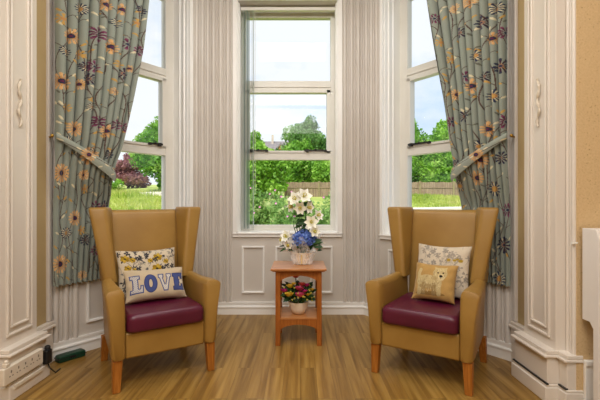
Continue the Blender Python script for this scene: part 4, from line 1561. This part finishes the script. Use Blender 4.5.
m.box(-0.097, 0.097, -0.038, 0.038, 0.024, 0.028)
m.box(-0.02, 0.02, -0.041, -0.036, 0.018, 0.034)
m.build('lid_seam', M['black'], gc, bevel=0.002)

# ------------------------------------------------------------------ outside
def gz(y):
    return -0.15 + 0.085 * (y - 5.5) if y > 5.5 else -0.15


m = MB()
ys = [4.45, 5.5, 8, 12, 16, 20, 25, 30, 36, 42, 60, 90]
xs = [-60, -30, -20, -15, -10, -6, -3, 0, 3, 6, 10, 16, 24, 60]
vs = [(x, y, gz(min(y, 44)) + 0.10 * math.sin(x * .7 + y * .4)) for y in ys for x in xs]
nX = len(xs)
m.add(vs, [(j * nX + i, j * nX + i + 1, (j + 1) * nX + i + 1, (j + 1) * nX + i) for j in range(len(ys) - 1) for i in range(nX - 1)])
tag(m.build('garden_lawn', M['lawn'], smooth=True), 'rising green lawn outside the bay windows', 'lawn', kind='structure')


def leaf_mesh(blobs, n, size, rng, shell=0.55, up=0.3):
    """diamond leaves scattered through ellipsoid blobs; blobs (cx, cy, cz, rx, ry, rz)"""
    vol = np.array([b[3] * b[4] * b[5] for b in blobs]) ** (2 / 3)
    cnt = np.maximum(1, (n * vol / vol.sum()).astype(int))
    P = []
    for b, k in zip(blobs, cnt):
        d = rng.normal(size=(k, 3))
        d /= np.linalg.norm(d, axis=1)[:, None]
        r = shell + (1.08 - shell) * rng.random(k) ** 0.7
        P.append(np.array(b[:3]) + d * r[:, None] * np.array(b[3:]))
    P = np.concatenate(P)
    k = len(P)
    a = rng.normal(size=(k, 3))
    a[:, 2] -= up
    a /= np.linalg.norm(a, axis=1)[:, None]
    b = np.cross(a, rng.normal(size=(k, 3)))
    b /= np.linalg.norm(b, axis=1)[:, None]
    s = size * rng.uniform(.6, 1.3, (k, 1))
    V = np.stack([P - a * s * .5, P + b * s * .32, P + a * s * .6, P - b * s * .32], 1).reshape(-1, 3)
    F = np.arange(4 * k).reshape(-1, 4)
    return V, F


def leaf_obj(name, blobs, n, size, mat, parent, seed, core=True, **kw):
    rng = np.random.default_rng(seed)
    V, F = leaf_mesh(blobs, n, size, rng, **kw)
    m = MB()
    m.v = [tuple(p) for p in V]
    m.f = [tuple(int(i) for i in f) for f in F]
    if core:
        for b in blobs:
            m.ball(b[:3], tuple(q * .55 for q in b[3:]), 10, 6)
    return m.build(name, mat, parent, recalc=False)


def tree(name, x, y, h, w, label, mat, seed, trunk=.25, nb=9, n=5000, leaf=.2, group=None, low=0.25, cat='tree'):
    z0 = gz(min(y, 44))
    root = empty(name, (x, y, z0 - 0.1), 0, label, cat, group)
    rng = random.Random(seed)
    blobs = []
    for k in range(nb):
        t = (k + .5) / nb
        an = rng.uniform(0, 2 * PI)
        zc = h * (low + (1 - low) * t * .86)
        rr = w / 2 * math.sin(PI * (.22 + .72 * t)) ** .8
        q = rr * .55
        blobs.append((q * math.cos(an), q * math.sin(an) * .7, zc, max(.25, rr * .62), max(.25, rr * .55), max(.25, h * .16)))
    leaf_obj('crown', blobs, n, leaf, mat, root, seed)
    m = MB()
    m.tube([(0, 0, -.2), (.03, .02, h * low * .9), (0, 0, h * .6), (.05, 0, h * .85)], [trunk, trunk * .75, trunk * .4, .03], 8)
    for k in range(4):
        an = k * 1.7 + seed
        m.tube([(0, 0, h * (low + .05 * k)), (w * .14 * math.cos(an), w * .14 * math.sin(an), h * (low + .18 + .08 * k)), (w * .3 * math.cos(an), w * .3 * math.sin(an), h * (low + .3 + .08 * k))], [trunk * .4, trunk * .25, .02], 6)
    m.build('trunk', M['bark'], root, smooth=True)
    return root


G1 = 'trees and tall bushes beyond the lawn'
# seen in the left light
tree('copper_tree', -14.6, 34, 3.1, 4.4, 'copper purple leaved tree at the meadow edge', M['leafD'], 1, trunk=.14, nb=11, n=5000, leaf=.24, group=G1, low=.18)
tree('broadleaf_tree', -10.35, 30, 5.8, 4.4, 'tall green tree beside the copper purple tree', M['leafA'], 2, nb=15, n=9000, leaf=.24, group=G1, low=.05)
tree('meadow_bush', -13.7, 29.5, 0.95, 2.6, 'low bright green bush in front of the copper purple tree', M['leafB'], 3, trunk=.05, nb=6, n=1500, leaf=.16, group=G1, low=.1, cat='bush')
# seen in the middle light
tree('garden_tree', 0.7, 42, 7.3, 6.2, 'round green tree in front of the slate roofed house', M['leafC'], 4, nb=14, n=9000, leaf=.3, group=G1, low=.2)
tree('garden_tree', -5.2, 41, 6.2, 3.4, 'narrow bright tree at the left end of the slate roofed house', M['leafB'], 5, nb=8, n=3500, leaf=.28, group=G1, low=.2)
for i, (x, y, w, h, mt, lb) in enumerate(((-2.5, 23.2, 3.4, 3.3, 'leafB', 'bright green bush over the fence below the house, leftmost of three'), (0.1, 29.2, 3.9, 4.0, 'leafA', 'dark green bush over the fence, middle one of three'), (2.6, 26.3, 3.2, 3.3, 'leafB', 'bright green bush over the fence at the right edge of the middle window'))):
    t_ = tree('fence_bush', x, y, h, w, lb, M[mt], 30 + i, trunk=.08, nb=16, n=9500, leaf=.2, group=G1, low=.14, cat='bush')
# seen in the right light
for i, (x, y, w, h, mt, lb) in enumerate(((6.3, 27.2, 2.9, 5.4, 'leafB', 'loose bright tree behind the fence, nearest the window jamb'), (8.6, 30.2, 3.4, 6.2, 'leafA', 'tallest green tree behind the fence in the window by the radiator'), (9.8, 27.0, 3.0, 5.3, 'leafB', 'bright tree behind the fence beside the tied curtain'))):
    tree('fence_tree', x, y, h, w, lb, M[mt], 50 + i, trunk=.12, nb=14, n=8000, leaf=.2, group=G1, low=.06)

# fence
FY = 25.0
fz = gz(FY)
fence = empty('garden_fence', (2, FY, fz), 0, 'weathered timber board fence along the top of the lawn', 'fence')
x = -0.9
while x < 13:
    m = MB()
    for k in range(15):
        xa = x + k * 0.14 - 2
        m.box(xa, xa + 0.132, -0.012, 0.012, -0.06, 0.86 + 0.015 * math.sin(k * 5 + x))
    m.box(x - 2, x + 0.1, 0.012, 0.05, 0.2, 0.28)
    m.box(x - 2, x + 2.1 - 2, -0.05, -0.012, 0.5, 0.55)
    m.build('fence_panel', M['fence'], fence)
    m = MB()
    m.box(x - 2.07, x - 1.95, -0.07, 0.05, -0.1, 0.93)
    m.build('fence_post', M['fencepost'], fence)
    x += 2.1

# path on the lawn in the right light, pale gravel patch in the left
for nm, poly, lb in (('garden_path', [(3.5, 15.2), (11, 16.4), (11, 17.2), (3.5, 15.8)], 'pale path crossing the lawn below the fence'), ('gravel_patch', [(-10.5, 25.5), (-8.5, 25.0), (-8.5, 26.6), (-10.0, 26.6)], 'pale gravel patch at the meadow edge')):
    m = MB()
    n = len(poly)
    m.add([(x, y, gz(y) + 0.17) for x, y in poly] + [(x, y, gz(y) - .1) for x, y in poly], [tuple(range(n)), tuple(range(n, 2 * n))] + [(i, (i + 1) % n, n + (i + 1) % n, n + i) for i in range(n)])
    tag(m.build(nm, M['path']), lb, 'path', kind='structure')

# meadow grass
rng = np.random.default_rng(77)
N = 26000
half = N // 2
gx = np.concatenate([rng.uniform(-20, -5, half), rng.uniform(2.5, 14, N - half)])
gy = np.concatenate([rng.uniform(9, 27.4, half), rng.uniform(10, 24.1, N - half)])
gx[half:] = np.maximum(gx[half:], 3.0)
keep = ~((gx > 3.3) & (gx < 11.2) & (gy > 15.0) & (gy < 17.3))
gx, gy = gx[keep], gy[keep]
N = len(gx)
gzv = -0.15 + 0.085 * (gy - 5.5) + 0.10 * np.sin(gx * .7 + gy * .4)
hh = rng.uniform(.08, .22, N) * np.where((gx < -9) & (gy > 22), 1.9, 1.0)
an = rng.uniform(0, PI, N)
wv = 0.018 + gy * 0.0012
B0 = np.stack([gx - wv * np.cos(an), gy - wv * np.sin(an), gzv - .02], -1)
B1 = np.stack([gx + wv * np.cos(an), gy + wv * np.sin(an), gzv - .02], -1)
T0 = np.stack([gx + rng.normal(0, .05, N), gy + rng.normal(0, .05, N), gzv + hh], -1)
V = np.stack([B0, B1, T0], 1).reshape(-1, 3)
me = bpy.data.meshes.new('meadow_grass')
me.from_pydata(V.tolist(), [], np.arange(3 * N).reshape(-1, 3).tolist())
me.materials.append(M['blades'])
o = bpy.data.objects.new('meadow_grass', me)
COL.objects.link(o)
tag(o, 'long grass blades with pale seed heads on the lawn', 'grass', kind='stuff')

# flowering shrubs under the middle window
for i, (x, y, w, h, lb) in enumerate(((-0.85, 7.75, 1.25, 1.42, 'pink flowered shrub outside the middle window, next to the blind'), (0.1, 6.95, 1.2, 1.3, 'pink flowered shrub outside directly behind the white lilies'), (1.1, 7.75, 1.2, 1.42, 'pink flowered shrub outside at the right edge of the middle window'))):
    z0 = gz(y)
    root = empty('flowering_shrub', (x, y, z0 - .05), 0, lb, 'shrub', 'flowering shrubs below the middle window')
    r_ = random.Random(90 + i)
    blobs = [(w * .28 * math.cos(k * 2.1), .1 * math.sin(k * 2.1), h * (.2 + .58 * k / 7), w * .38, .26, h * .24) for k in range(8)]
    leaf_obj('foliage', blobs, 5200, .062, M['leafS'], root, 90 + i)
    for k in range(11):
        m = MB()
        c = (r_.uniform(-w / 2, w / 2), -.30 - r_.uniform(0, .1), r_.uniform(.55, 1.08) * h)
        for q in range(6):
            petal(m, c, (math.cos(q * PI / 3), -.5, math.sin(q * PI / 3)), (0, -1, 0), .021, .02, curl=.1, n=3)
        m.build('pink_bloom', M['pinkbloom'], root, recalc=False)
    m = MB()
    for k in range(6):
        m.tube([(0.05 * k - .12, 0, 0), (.12 * k - .3, 0.05, h * .5), (.16 * k - .4, 0, h * .85)], [.012, .009, .004], 5)
    m.build('stems', M['bark'], root)

# the house
hz = gz(44) - .2
house = empty('slate_roof_house', (-3.6, 60, hz), 0, 'distant house with grey slate roof and orange brick gable', 'house')
ez, rz = 8.55 - hz, 10.75 - hz
m = MB()
m.box(-3.6, 3.6, 0, 7, 0, ez)
m.build('wall', M['render'], house)
m = MB()
m.add([(-3.9, -.4, ez - .1), (3.9, -.4, ez - .1), (3.9, 3.5, rz), (-3.9, 3.5, rz), (-3.9, 7.4, ez - .1), (3.9, 7.4, ez - .1)], [(0, 1, 2, 3), (3, 2, 5, 4), (0, 3, 4), (1, 5, 2), (0, 4, 5, 1)])
m.build('roof', M['roof'], house)
m = MB()
gx0 = 0.75
m.add([(gx0 - 0.8, -.6, ez - 1.0), (gx0 + 0.8, -.6, ez - 1.0), (gx0 + 0.8, -.6, ez - .1), (gx0, -.6, ez + 1.15), (gx0 - 0.8, -.6, ez - .1),
       (gx0 - 0.8, 2, ez - 1.0), (gx0 + 0.8, 2, ez - 1.0), (gx0 + 0.8, 2, ez - .1), (gx0, 2, ez + 1.15), (gx0 - 0.8, 2, ez - .1)],
      [(0, 1, 2, 3, 4), (5, 9, 8, 7, 6), (0, 4, 9, 5), (1, 6, 7, 2), (0, 5, 6, 1), (2, 7, 8, 3), (3, 8, 9, 4)])
gab = m.build('gable', M['brick'], house)
m = MB()
for s in (-1, 1):
    m.add([(gx0, -.75, ez + 1.45), (gx0, -.75, ez + 1.12), (gx0 + s * 1.2, -.75, ez - .42), (gx0 + s * 1.2, -.75, ez - .1), (gx0, 2.5, ez + 1.45), (gx0, 2.5, ez + 1.12), (gx0 + s * 1.2, 2.5, ez - .42), (gx0 + s * 1.2, 2.5, ez - .1)],
          [(0, 1, 2, 3), (4, 7, 6, 5), (0, 3, 7, 4), (1, 5, 6, 2), (2, 6, 7, 3)])
m.build('gable_roof', M['roof'], house)
m = MB()
m.box(gx0 - .3, gx0 + .3, -.66, -.58, ez - .7, ez + .1)
m.build('gable_window', M['upvc'], house)
m = MB()
m.box(-.85, -.55, 2.6, 3.0, rz - .8, rz + .9)
m.build('chimney', M['render'], house)

# ------------------------------------------------------------------ light, sky, camera
w = bpy.data.worlds.new('sky')
SC.world = w
w.use_nodes = True
t = w.node_tree
t.nodes.clear()
ow = t.nodes.new('ShaderNodeOutputWorld')
bg = t.nodes.new('ShaderNodeBackground')
tc = t.nodes.new('ShaderNodeTexCoord')
mp = t.nodes.new('ShaderNodeMapping')
mp.inputs['Location'].default_value = (0.35, 0.1, 0.55)
mp.inputs['Scale'].default_value = (1.0, 1.0, 1.7)
no = t.nodes.new('ShaderNodeTexNoise')
no.inputs['Scale'].default_value = 2.2
no.inputs['Detail'].default_value = 8
no.inputs['Roughness'].default_value = 0.55
rp = t.nodes.new('ShaderNodeValToRGB')
rp.color_ramp.elements[0].position = 0.30
rp.color_ramp.elements[0].color = (0.42, 0.66, 0.98, 1)
rp.color_ramp.elements[1].position = 0.54
rp.color_ramp.elements[1].color = (0.93, 0.96, 1.0, 1)
t.links.new(tc.outputs['Generated'], mp.inputs['Vector'])
t.links.new(mp.outputs['Vector'], no.inputs['Vector'])
t.links.new(no.outputs['Fac'], rp.inputs['Fac'])
t.links.new(rp.outputs['Color'], bg.inputs['Color'])
bg.inputs['Strength'].default_value = 1.08
t.links.new(bg.outputs['Background'], ow.inputs['Surface'])


def light(name, typ, loc, rot, energy, color=(1, 1, 1), **kw):
    l = bpy.data.lights.new(name, typ)
    l.energy = energy
    l.color = color
    for k, v in kw.items():
        setattr(l, k, v)
    o = bpy.data.objects.new(name, l)
    COL.objects.link(o)
    o.location = loc
    o.rotation_euler = rot
    return o


light('sun', 'SUN', (0, -5, 20), (math.radians(38), 0, math.radians(-18)), 4.2, (1, 0.96, 0.9), angle=0.15)
# unseen area lights added as fill for the room and the bay
light('ceiling_fill', 'AREA', (-0.2, 0.6, 3.38), (math.radians(18), 0, 0), 92, (1.0, 0.965, 0.92), shape='RECTANGLE', size=2.2, size_y=1.2)
light('bay_fill', 'AREA', (-0.12, 2.55, 3.38), (math.radians(12), 0, 0), 22, (1.0, 0.98, 0.95), shape='RECTANGLE', size=1.0, size_y=0.5)  # added to lighten the bay walls, no fitting there
light('ceiling_fill_rear', 'AREA', (-0.1, -1.6, 3.3), (math.radians(35), 0, 0), 80, (1.0, 0.96, 0.91), shape='RECTANGLE', size=2.6, size_y=1.2)
# daylight through the three bay openings
for side, (xf, L, a0, a1, fw, mid) in FAC.items():
    p = xf((a0 + a1) / 2, 0.42, 2.0)
    inn = Vector(xf(0, 0, 0)) - Vector(xf(0, 1, 0))
    rot = (inn.normalized() + Vector((0, 0, -0.35))).to_track_quat('-Z', 'Z').to_euler()
cam = bpy.data.cameras.new('camera')
cam.sensor_width = 36
cam.lens = 24
cam.shift_x = 0.0
cam.shift_y = 2 / 600
cam.clip_end = 300
co = bpy.data.objects.new('camera', cam)
COL.objects.link(co)
co.location = (0, 0, CAMH)
co.rotation_euler = (PI / 2, 0, 0)
SC.camera = co
SC.view_settings.view_transform = 'Standard'
SC.view_settings.look = 'None'
SC.view_settings.exposure = 0.0
SC.view_settings.gamma = 1.0
SC.cycles.max_bounces = 10
SC.cycles.transparent_max_bounces = 16
SC.cycles.caustics_reflective = False
SC.cycles.caustics_refractive = False
